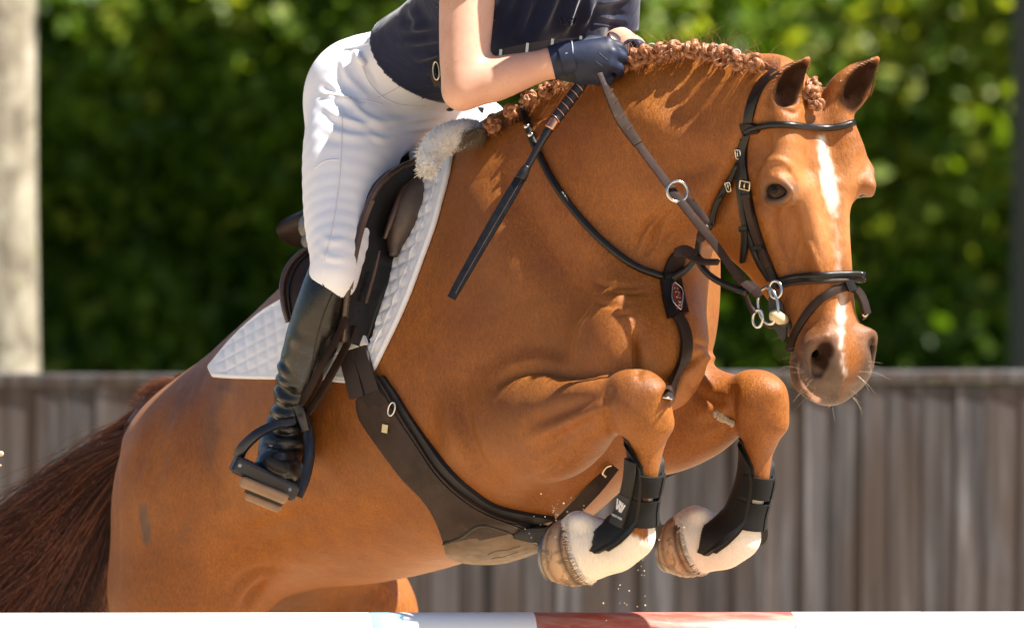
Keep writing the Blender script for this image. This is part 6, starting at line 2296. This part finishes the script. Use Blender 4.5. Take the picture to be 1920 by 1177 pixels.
brP = relief(breeches, brV[us], [
    [(604, 196), (650, 226), (716, 236), 7, .006], [(636, 176), (700, 226), (770, 232), 6, .006], [(690, 214), (760, 226), (850, 216), 6, .005],
    [(720, 246), (790, 240), (870, 226), 6, .005], [(600, 172), (640, 186), (690, 200), 5, .004], [(666, 96), (680, 128), (700, 166), 5, .005],
    [(640, 110), (655, 148), (690, 186), 6, .005], [(612, 150), (640, 176), (676, 214), 6, .004], [(690, 250), (720, 262), (752, 258), 5, .004],
    [(600, 232), (640, 252), (690, 256), 8, .003], [(600, 470), (620, 484), (648, 486), 5, .002], [(602, 440), (622, 452), (650, 448), 6, .002]])
br_bvh = BVHTree.FromPolygons([tuple(p) for p in brP.tolist()], rm_[brQ].tolist())


def onb(x, y, off=.002, bvh=None, d=-.2):
    p, nn = hit(x, y, bvh or br_bvh)
    if p is None: return W(x, y, d)
    return np.array(p) + np.array(nn) * off


def seam(name, pts, rad, mat, bvh=None, parent=None, off=.0004, n=None):
    C_ = crv_len(np.asarray(pts, float), n or 40)
    mb = MB(); mb.tube([onb(x, y, off, bvh) for x, y in C_], rad, 6)
    return mb.build(name, mat, parent or breeches)


seam('side_seam', [(642, 220), (640, 280), (636, 340), (628, 400), (618, 450), (606, 492)], .0013, M['silicone'])
seam('yoke_seam', [(606, 176), (640, 180), (690, 190), (716, 196)], .0012, M['silicone'])
seam('knee_patch_seam', [(590, 316), (606, 304), (622, 300), (634, 300)], .0012, M['silicone'])
seam('front_seam', [(676, 112), (690, 150), (716, 182), (750, 196), (800, 198)], .0012, M['silicone'])
seam('pocket_seam', [(706, 186), (740, 168), (765, 152), (790, 138)], .0012, M['silicone'])
seam('pocket_seam', [(768, 198), (790, 186), (820, 176)], .0012, M['silicone'])
seam('waistband_edge', [(648, 92), (672, 88), (710, 74), (752, 56)], .0022, M['breeches'])
for x, y in ((843, 203), (864, 196)):
    p, nn = hit(x, y, br_bvh)
    if p is not None:
        mb = MB(); mb.ball(np.array(p) + np.array(nn) * .001, (.0085, .004, .0055), 14, 8); mb.build('button', M['button'], breeches)
p, nn = hit(902, 207, br_bvh)
if p is not None:
    mb = MB(); q = np.array(p) + np.array(nn) * .001
    pts = [(-.006, 0, .006), (.006, 0, .005), (.004, 0, -.004), (0, 0, -.008), (-.004, 0, -.003)]
    mb.add([q + np.array(a) + np.array([0, -.002, 0]) for a in pts] + [q + np.array(a) + np.array([0, .002, 0]) for a in pts], [tuple(range(5)), tuple(range(9, 4, -1))] + [(i, i + 5, (i + 1) % 5 + 5, (i + 1) % 5) for i in range(5)])
    mb.build('shield_badge', M['button'], breeches, False)
mb = MB()
a_ = onb(670, 100, .004); b_ = onb(682, 124, .004)
mb.tube([a_, (a_ + b_) / 2 + np.array([-.003, -.003, 0]), b_], .006, 8); mb.build('belt_loop', M['breeches'], breeches)

# -- polo shirt
Fs = px_box(700, -260, 1240, 200, -.56, .20, .0046)
torso(Fs, .012)
SL_N = S_N * .47 + E_N * .53; SL_F = S_F * .30 + E_F * .70
SL_N = W(869, 5, -.468); SL_F = W(1146, 42, -.17)
Fs.chain([S_N, SL_N], [.066, .056], .03, n=6)
Fs.chain([S_F, SL_F], [.062, .052], .03, n=6)
Fs.chain([NECKB - spine_dir * .08, NECKB], [.085, .065], .03)
# hem falls over the waist
Fs.loft(np.array([WAIST + spine_dir * .02, BELLY + spine_dir * .01]), np.array([NEAR] * 2), np.array([front] * 2), np.array([.119, .126]), np.array([.089, .093]), None, .02, 'add', 8)
for a, b, c_, r_ in (((762, 20), (772, 50), (770, 85), .008), ((750, 62), (776, 66), (806, 60), .008), ((770, 100), (800, 92), (830, 88), .007), ((1045, -30), (1030, 20), (1012, 60), .012), ((1090, -20), (1075, 20), (1050, 60), .010), ((990, -30), (985, 20), (960, 60), .010), ((1110, -10), (1100, 15), (1085, 40), .01)):
    pts = []
    for q in (a, b, c_):
        pts.append(W(*q, -.27))
    Fs.chain([p_ for p_ in pts], [.003, r_, .003], .02) if False else None
# sleeve ends and hem are cut flat
Fs.cone(SL_N + nrm(E_N - SL_N) * .060, SL_N + nrm(E_N - SL_N) * .12, .085, .085, .0, 'sub')
shV, shQ = Fs.mesh(); shV = smooth_verts(shV, shQ, 3)
ctr = shV[shQ].mean(1)
dN = nrm(E_N - S_N); dF = nrm(E_F - S_F)
on_n = np.linalg.norm(np.cross(ctr - S_N, dN), axis=1) < .075
on_f = np.linalg.norm(np.cross(ctr - S_F, dF), axis=1) < .062
cutN = on_n & ((ctr - W(869, 20, -.472)) @ dN > 0) & (ctr[:, 1] < -.38)
cutF = on_f & ((ctr - W(1148, 60, -.17)) @ dF > 0) & (ctr[:, 0] > W(1108, 0, -.1)[0])
hemcut = (ctr - (BELLY - spine_dir * -.004)) @ spine_dir < 0
keep = ~(cutN | cutF | hemcut)
shQ = shQ[keep]; us = np.unique(shQ); rm_ = np.full(len(shV), -1); rm_[us] = np.arange(len(us))
# cloth folds as real relief
sv = shV[us].copy()
shirt = mesh_obj('polo_shirt', sv, rm_[shQ], M['navy_shirt'], rider)
sv = relief(shirt, sv, [[a, b, w_, h_] for a, b, w_, h_ in (((1052, -40), (1010, 62), 9, .010), ((1088, -30), (1052, 70), 8, .009), ((1005, -30), (965, 70), 9, .008), ((965, -20), (930, 70), 8, .006), ((1112, 0), (1092, 50), 6, .008),
                                   ((752, 58), (812, 50), 7, .008), ((756, 82), (830, 72), 7, .007), ((775, 112), (840, 92), 7, .006), ((768, 10), (790, 60), 8, .006), ((792, 140), (850, 110), 6, .005), ((1120, 30), (1178, 40), 5, .005), ((1118, 8), (1180, -8), 6, .007))])
so = shirt.modifiers.new('cloth', 'SOLIDIFY'); so.thickness = .003; so.offset = -1
sh_bvh = BVHTree.FromPolygons([tuple(p) for p in sv.tolist()], rm_[shQ].tolist())
seam('sleeve_hem', [(820, 14), (845, 17), (875, 18), (905, 17)], .0016, M['navy_shirt'], sh_bvh, shirt)
seam('sleeve_hem', [(1110, 46), (1130, 47), (1155, 52), (1178, 60)], .0016, M['navy_shirt'], sh_bvh, shirt)
seam('placket', [(1008, -20), (1000, 10), (992, 44)], .0016, M['navy_shirt'], sh_bvh, shirt)
# embossed mark on the chest: linked strokes
for pts in ([(1050, 33), (1056, 47), (1062, 36)], [(1058, 35), (1066, 50), (1070, 40)], [(1066, 34), (1074, 48), (1080, 33)], [(1073, 33), (1068, 42)]):
    C_ = crv_len(np.asarray(pts, float), 9)
    mb = MB(); mb.tube([onb(x, y, .0012, sh_bvh, -.3) for x, y in C_], .0019, 6); mb.build('embossed_mark', M['navy_shirt'], shirt)

# -- belt hanging at the waist, partly behind the near arm
belt = []
for x, y in ((838, 108), (842, 130), (850, 152), (862, 170)):
    belt.append(onb(x, y, .010, sh_bvh, -.22))
ribbon('belt', [W(846, 98, belt[0][1] - .03), W(826, 118, belt[1][1] - .04), W(826, 144, belt[1][1] - .045), W(842, 168, belt[1][1] - .04), W(872, 184, belt[1][1] - .03)], .022, .006, (-.3, -.9, .2), M['black_leather'], rider)
ring3('belt_buckle', W(818, 133, belt[1][1] - .052), .0065, .017, .0019, M['brass'], rider, (-.5, -.85, .1), -.15)
ribbon('belt_end', [W(814, 116, belt[1][1] - .036), W(813, 140, belt[1][1] - .046), W(822, 160, belt[1][1] - .042)], .014, .005, (-.5, -.8, .1), M['brown_leather'], rider)

# -- gloves
Fg = px_box(1020, 50, 1190, 180, -.58, -.40, .0024, .012)
hand(Fg, 0.0005)
gl, gv, gq = finish(Fg, 'glove', M['glove'], rider, 3)
gl_bvh = BVHTree.FromPolygons([tuple(p) for p in gv.tolist()], gq.tolist())
# cuff with a grey edge and a small tab
cf = np.array([W(1043, 100, -.5), W(1046, 120, -.5)])
axc = nrm(WR_N - E_N)


def cuff(name, c, a0, a1, r_, mat, parent, n=24, m=6, ln=.020):
    s_ = nrm(np.cross(axc, (0, 1, 0))); u_ = np.cross(s_, axc)
    P = np.zeros((m, n, 3)); N = np.zeros((m, n, 3))
    for i in range(m):
        for j in range(n):
            a_ = a0 + (a1 - a0) * j / (n - 1)
            d = s_ * math.cos(a_) + u_ * math.sin(a_)
            P[i, j] = c + axc * (ln * (i / (m - 1) - .5)) + d * (r_[0] + (r_[1] - r_[0]) * i / (m - 1)); N[i, j] = d
    return slab(name, P, N, -.003, .0015, mat, parent)


cuff('cuff', W(1047, 115, -.50), 0, 2 * math.pi, (.0295, .0310), M['glove'], gl, 40, 6, .026)
cuff('strap', W(1064, 112, -.503), -2.6, .9, (.0315, .0325), M['glove'], gl, 30, 6, .024)
seam('strap_edge', [(1072, 80), (1074, 94), (1073, 108), (1071, 120)], .0013, M['grey_trim'], gl_bvh, gl, .0032)
mb = MB(); mb.box(onb(1063, 104, .004, gl_bvh, -.53), (.0022, .001, .004)); mb.build('tab', M['grey_trim'], gl, False)
for pts in ([(1122, 99), (1130, 106), (1140, 114)], [(1116, 115), (1124, 121), (1132, 127)]):
    seam('stitched_ridge', pts, .0012, M['glove'], gl_bvh, gl, -.0006, 12)
p_ = [onb(1046, 138, .001, gl_bvh, -.5)]
Fp = px_box(1030, 110, 1120, 165, -.58, -.40, .0024, .012)
Fp.chain([W(1050, 134, -.500), W(1070, 136, -.506), W(1096, 138, -.506)], [.016, .018, .012], .01)
finish(Fp, 'palm_patch', M['glove_palm'], gl, 2)
# far glove
Fp = px_box(1160, 70, 1230, 140, -.44, -.28, .003, .012)
Fp.chain([WR_F, W(1192, 102, -.36)], [.029, .027], .02)
for i_ in range(4):
    Fp.chain([W(1188, 96 + 6 * i_, -.35), W(1204, 98 + 7 * i_, -.375), W(1204, 108 + 6 * i_, -.40)], [.0115, .011, .010], .005)
Fp.chain([W(1180, 88, -.36), W(1196, 84, -.39)], [.012, .010], .006)
finish(Fp, 'glove', M['glove'], rider, 2)

# -- near riding boot
Fo = px_box(440, 440, 710, 960, -.42, .05, .0036)
d_sh = nrm(AN_N - KN_N)
Fo.limbs([
    (598, 470, 696, 520, -.270, .054, .0),
    (578, 512, 662, 545, -.275, .058, .0),
    (560, 560, 650, 592, -.270, .060, .0),
    (541, 620, 630, 650, -.250, .056, .0),
    (527, 680, 603, 707, -.225, .050, .0),
    (518, 740, 576, 757, -.200, .043, .0),
    (511, 785, 565, 797, -.185, .041, .0),
    (500, 825, 572, 827, -.185, .045, .0),
], k=.0, n=40)
Fo.chain([W(540, 806, -.175), W(526, 852, -.190), W(520, 880, -.235)], [.034, .038, .034], .03, n=10)
Fo.ell(W(524, 878, -.245), (.040, .045, .030), [nrm((1, 0, -.45)), nrm((0, 1, 0)), nrm((.45, 0, 1))], .02)
Fo.ell(W(545, 830, -.135), (.034, .040, .045), None, .03)
boV, boQ = Fo.mesh(); boV = smooth_verts(boV, boQ, 3)
ctr = boV[boQ].mean(1); bx, by = to_px(ctr)
# top edge: high at the back (left), dipping towards the knee
top_line = np.interp(bx, [575, 588, 600, 625, 650, 700], [478, 490, 512, 536, 547, 550])
keep = by > top_line
boQ = boQ[keep]; us = np.unique(boQ); rm_ = np.full(len(boV), -1); rm_[us] = np.arange(len(us))
boot = mesh_obj('riding_boot', boV[us], rm_[boQ], M['boot_leather'], rider)
so = boot.modifiers.new('leather', 'SOLIDIFY'); so.thickness = .003; so.offset = 1
boP = relief(boot, boV[us], [[(512, 742), (540, 752), (575, 748), 5, .006], [(508, 768), (535, 778), (568, 772), 5, .006], [(505, 795), (535, 805), (570, 800), 5, .006], [(500, 822), (535, 830), (572, 826), 6, .006], [(500, 845), (530, 852), (568, 850), 5, .005],
    [(516, 700), (535, 716), (560, 722), 6, .005], [(520, 676), (536, 700), (552, 712), 5, .005], [(512, 722), (530, 742), (552, 748), 5, .005], [(545, 620), (560, 640), (590, 650), 9, .002], [(600, 600), (610, 640), (600, 690), 9, -.002]])
bo_bvh = BVHTree.FromPolygons([tuple(p) for p in boP.tolist()], rm_[boQ].tolist())
seam('boot_seam', [(622, 550), (606, 590), (594, 630), (584, 680), (574, 720)], .0012, M['black_leather'], bo_bvh, boot, .0034)
seam('boot_trim', [(596, 520), (604, 530), (608, 538), (600, 543)], .0010, M['black_leather'], bo_bvh, boot, .0034)
# sole with sandy rubber
sd_ = nrm(W(548, 925, -.18) - W(450, 885, -.18)); dn_ = np.cross(sd_, (0, 1, 0)); dn_ = dn_ if dn_[2] < 0 else -dn_
mb = MB()
c_ = W(497, 917, -.25)
Mx = Matrix((sd_, (0, 1, 0), -dn_)).transposed()
mb.box(c_ + dn_ * .0, (.046, .075, .010), Mx)
o = mb.build('sole', M['tread'], boot, False); bv_ = o.modifiers.new('b', 'BEVEL'); bv_.width = .006; bv_.segments = 3
mb = MB(); mb.box(c_ + dn_ * .022 + sd_ * .006, (.034, .065, .007), Mx)
o = mb.build('sole_block', M['tread'], boot, False); bv_ = o.modifiers.new('b', 'BEVEL'); bv_.width = .005; bv_.segments = 3
mb = MB(); mb.box(c_ + dn_ * .0135 + sd_ * .004, (.036, .060, .0035), Mx); mb.build('sole_gap', M['black_rubber'], boot, False)

# far boot, hidden behind the horse
mb = MB(); mb.tube(crv_len(np.array([KN_F * .75 + AN_F * .25, AN_F, AN_F + np.array([.10, -.06, -.05])]), 16), [.056] * 6 + [.045] * 6 + [.04] * 4, 14)
mb.build('riding_boot', M['boot_leather'], rider)

# ------------------------------------------------------------------ stirrup and its leather
stir = empty('stirrup', W(500, 880, -.15), 'black metal stirrup iron holding the near boot', 'stirrup')
yA = -.20
# outer arm arching over the toe, inner arm from the tread to the eye
def bar_loft(name, pts, wds, thick, nh, mat):
    return ribbon(name, pts, wds, thick, nh, mat, stir, 30, 7, .35)


bar_loft('outer_arm', [W(446, 858, -.265), W(456, 838, -.28), W(484, 812, -.295), W(520, 795, -.29), W(552, 787, -.275)], [.020, .019, .017, .015, .014], .010, (-.2, -.9, .35), M['stirrup'])
bar_loft('inner_arm', [W(556, 930, -.25), W(570, 895, -.245), W(579, 850, -.235), W(578, 810, -.225), W(570, 780, -.22)], [.020, .021, .020, .019, .018], .012, (-.35, -.9, .0), M['stirrup'])
ribbon('eye', [W(574, 806, -.235), W(566, 778, -.240), W(558, 756, -.238)], [.014, .017, .017], .012, (-.3, -.9, .0), M['stirrup'], stir)
tr0, tr1 = W(440, 868, -.27), W(552, 922, -.255)
u_ = nrm(tr1 - tr0); d2 = nrm(np.cross(u_, (0, 1, 0))); d2 = d2 if d2[2] < 0 else -d2
mb = MB(); Mx2 = Matrix((u_, nrm(np.cross(d2, u_)), d2)).transposed()
mb.box((tr0 + tr1) / 2, (np.linalg.norm(tr1 - tr0) / 2 + .004, .030, .0165), Mx2)
o = mb.build('tread_frame', M['stirrup'], stir, False); bv_ = o.modifiers.new('b', 'BEVEL'); bv_.width = .007; bv_.segments = 4
for f_c in (.10, .93):
    mb = MB(); mb.tube([tr0 * (1 - f_c) + tr1 * f_c + np.array([0, -.0295, .002]), tr0 * (1 - f_c) + tr1 * f_c + np.array([0, -.032, .002])], .0035, 10); mb.build('screw', M['grey_trim'], stir)
mb = MB(); mb.ball(W(520, 873, -.285), (.024, .014, .012), 16, 10, Matrix.Rotation(R(28), 3, 'Y')); mb.build('grip_pad', M['panel_grey'], stir)
sl = empty('stirrup_leather', W(600, 700, -.16), 'red brown stirrup leather hanging from the saddle to the stirrup iron', 'stirrup leather')
ribbon('strap', [W(650, 596, -.325), W(628, 640, -.315), W(600, 690, -.295), (W(580, 728, -.27)), W(562, 757, -.245)], [.013, .014, .015, .016, .017], .005, (-.7, -.7, .1), M['stirrup_leather'], sl)
ribbon('strap', [W(664, 610, -.29), W(648, 650, -.28), W(622, 700, -.27), (W(600, 738, -.25)), W(578, 772, -.235)], [.014, .015, .016, .016, .016], .005, (-.7, -.7, .1), M['stirrup_leather'], sl)

# ------------------------------------------------------------------ whip
whip = empty('riding_whip', W(980, 340, -.55), 'black riding whip with spiral wrapped handle held in the gloved hand', 'whip')
def wp(x, y):
    t = (x - 848) / (1150 - 848)
    return W(x, y, -.56 * (1 - t) + -.475 * t if t < .8 else -.56 * .2 - .475 * .8 - (t - .8) * -.25)
rope('handle', [wp(1092, 156), wp(1040, 226)], [.0112, .0105], M['grip_tape'], whip, 20, 16)
h0, h1 = wp(1092, 156), wp(1040, 226)
ax_ = nrm(h1 - h0); sx_ = nrm(np.cross(ax_, (0, 1, 0))); sy_ = np.cross(sx_, ax_)
mb = MB()
mb.tube([h0 + (h1 - h0) * t + (sx_ * math.cos(2 * math.pi * 6 * t) + sy_ * math.sin(2 * math.pi * 6 * t)) * .0112 for t in np.linspace(0, 1, 120)], .0010, 5)
mb.build('spiral_thread', M['copper'], whip)
rope('ferrule', [wp(1041, 225), wp(1030, 242)], [.0108, .0102], M['copper'], whip, 8, 16)
rope('shaft', [wp(1031, 240), wp(1010, 275), wp(986, 318)], [.0085, .0068, .0065], M['whip_shaft'], whip, 20, 12)
rope('shaft_neck', [wp(989, 312), wp(982, 324), wp(976, 336)], [.0072, .0100, .0105], M['black_leather'], whip, 12, 12)
fl_o = ribbon('flapper', [wp(982, 324), wp(950, 378), wp(905, 455), wp(868, 520), wp(846, 559)], [.018, .021, .0195, .0175, .015], .007, (-.3, -.95, .1), M['black_leather'], whip, 60, 7)
c0 = [wp(980, 330), wp(930, 414), wp(880, 500), wp(852, 550)]
q = crv_len(np.array(c0), 70)
mb = MB()
for i in range(70):
    d_ = nrm(q[min(i + 1, 69)] - q[max(i - 1, 0)])
    mb.tube([q[i] - d_ * .0015 + np.array([.0025, -.0045, .001]), q[i] + d_ * .0015 + np.array([.0025, -.0045, .001])], .0006, 4)
mb.build('stitching', M['suede'], whip)['kind'] = 'stuff'
rope('cap_stem', [W(1132, 92, -.475), W(1146, 78, -.490), W(1150, 72, -.492)], [.0085, .0085, .0085], M['copper'], whip, 10, 14)
ca = nrm(W(1152, 70, -.492) - W(1140, 88, -.48))
cc = W(1151, 71, -.492)
mb = MB(); mb.tube([cc - ca * .003, cc - ca * .001, cc + ca * .003, cc + ca * .004], [.0115, .0135, .0130, .011], 20); mb.build('cap', M['copper'], whip)

# ------------------------------------------------------------------ flying sand
mb = MB()
rg = np.random.default_rng(4)
for cx, cy, n_, sp in ((1045, 955, 12, 12), (1075, 960, 6, 16), (1205, 1060, 8, 16), (1180, 1110, 8, 24), (1010, 985, 8, 20), (1230, 985, 3, 30), (1150, 1130, 5, 25)):
    for _ in range(n_):
        r_ = rg.uniform(.0006, .0017)
        mb.ball(W(cx + rg.normal(0, sp), cy + rg.normal(0, sp), -.62 + rg.normal(0, .08)), (r_, r_ * rg.uniform(.7, 1.3), r_), 6, 4)
for x, y, r_ in ((2, 850, .005), (1, 872, .002)):
    mb.ball(W(x, y, -.5), r_, 8, 6)
o = mb.build('flying_sand', M['grain'])
tag(o, 'grains of sand thrown up round the horse hooves', 'sand', None, 'stuff')
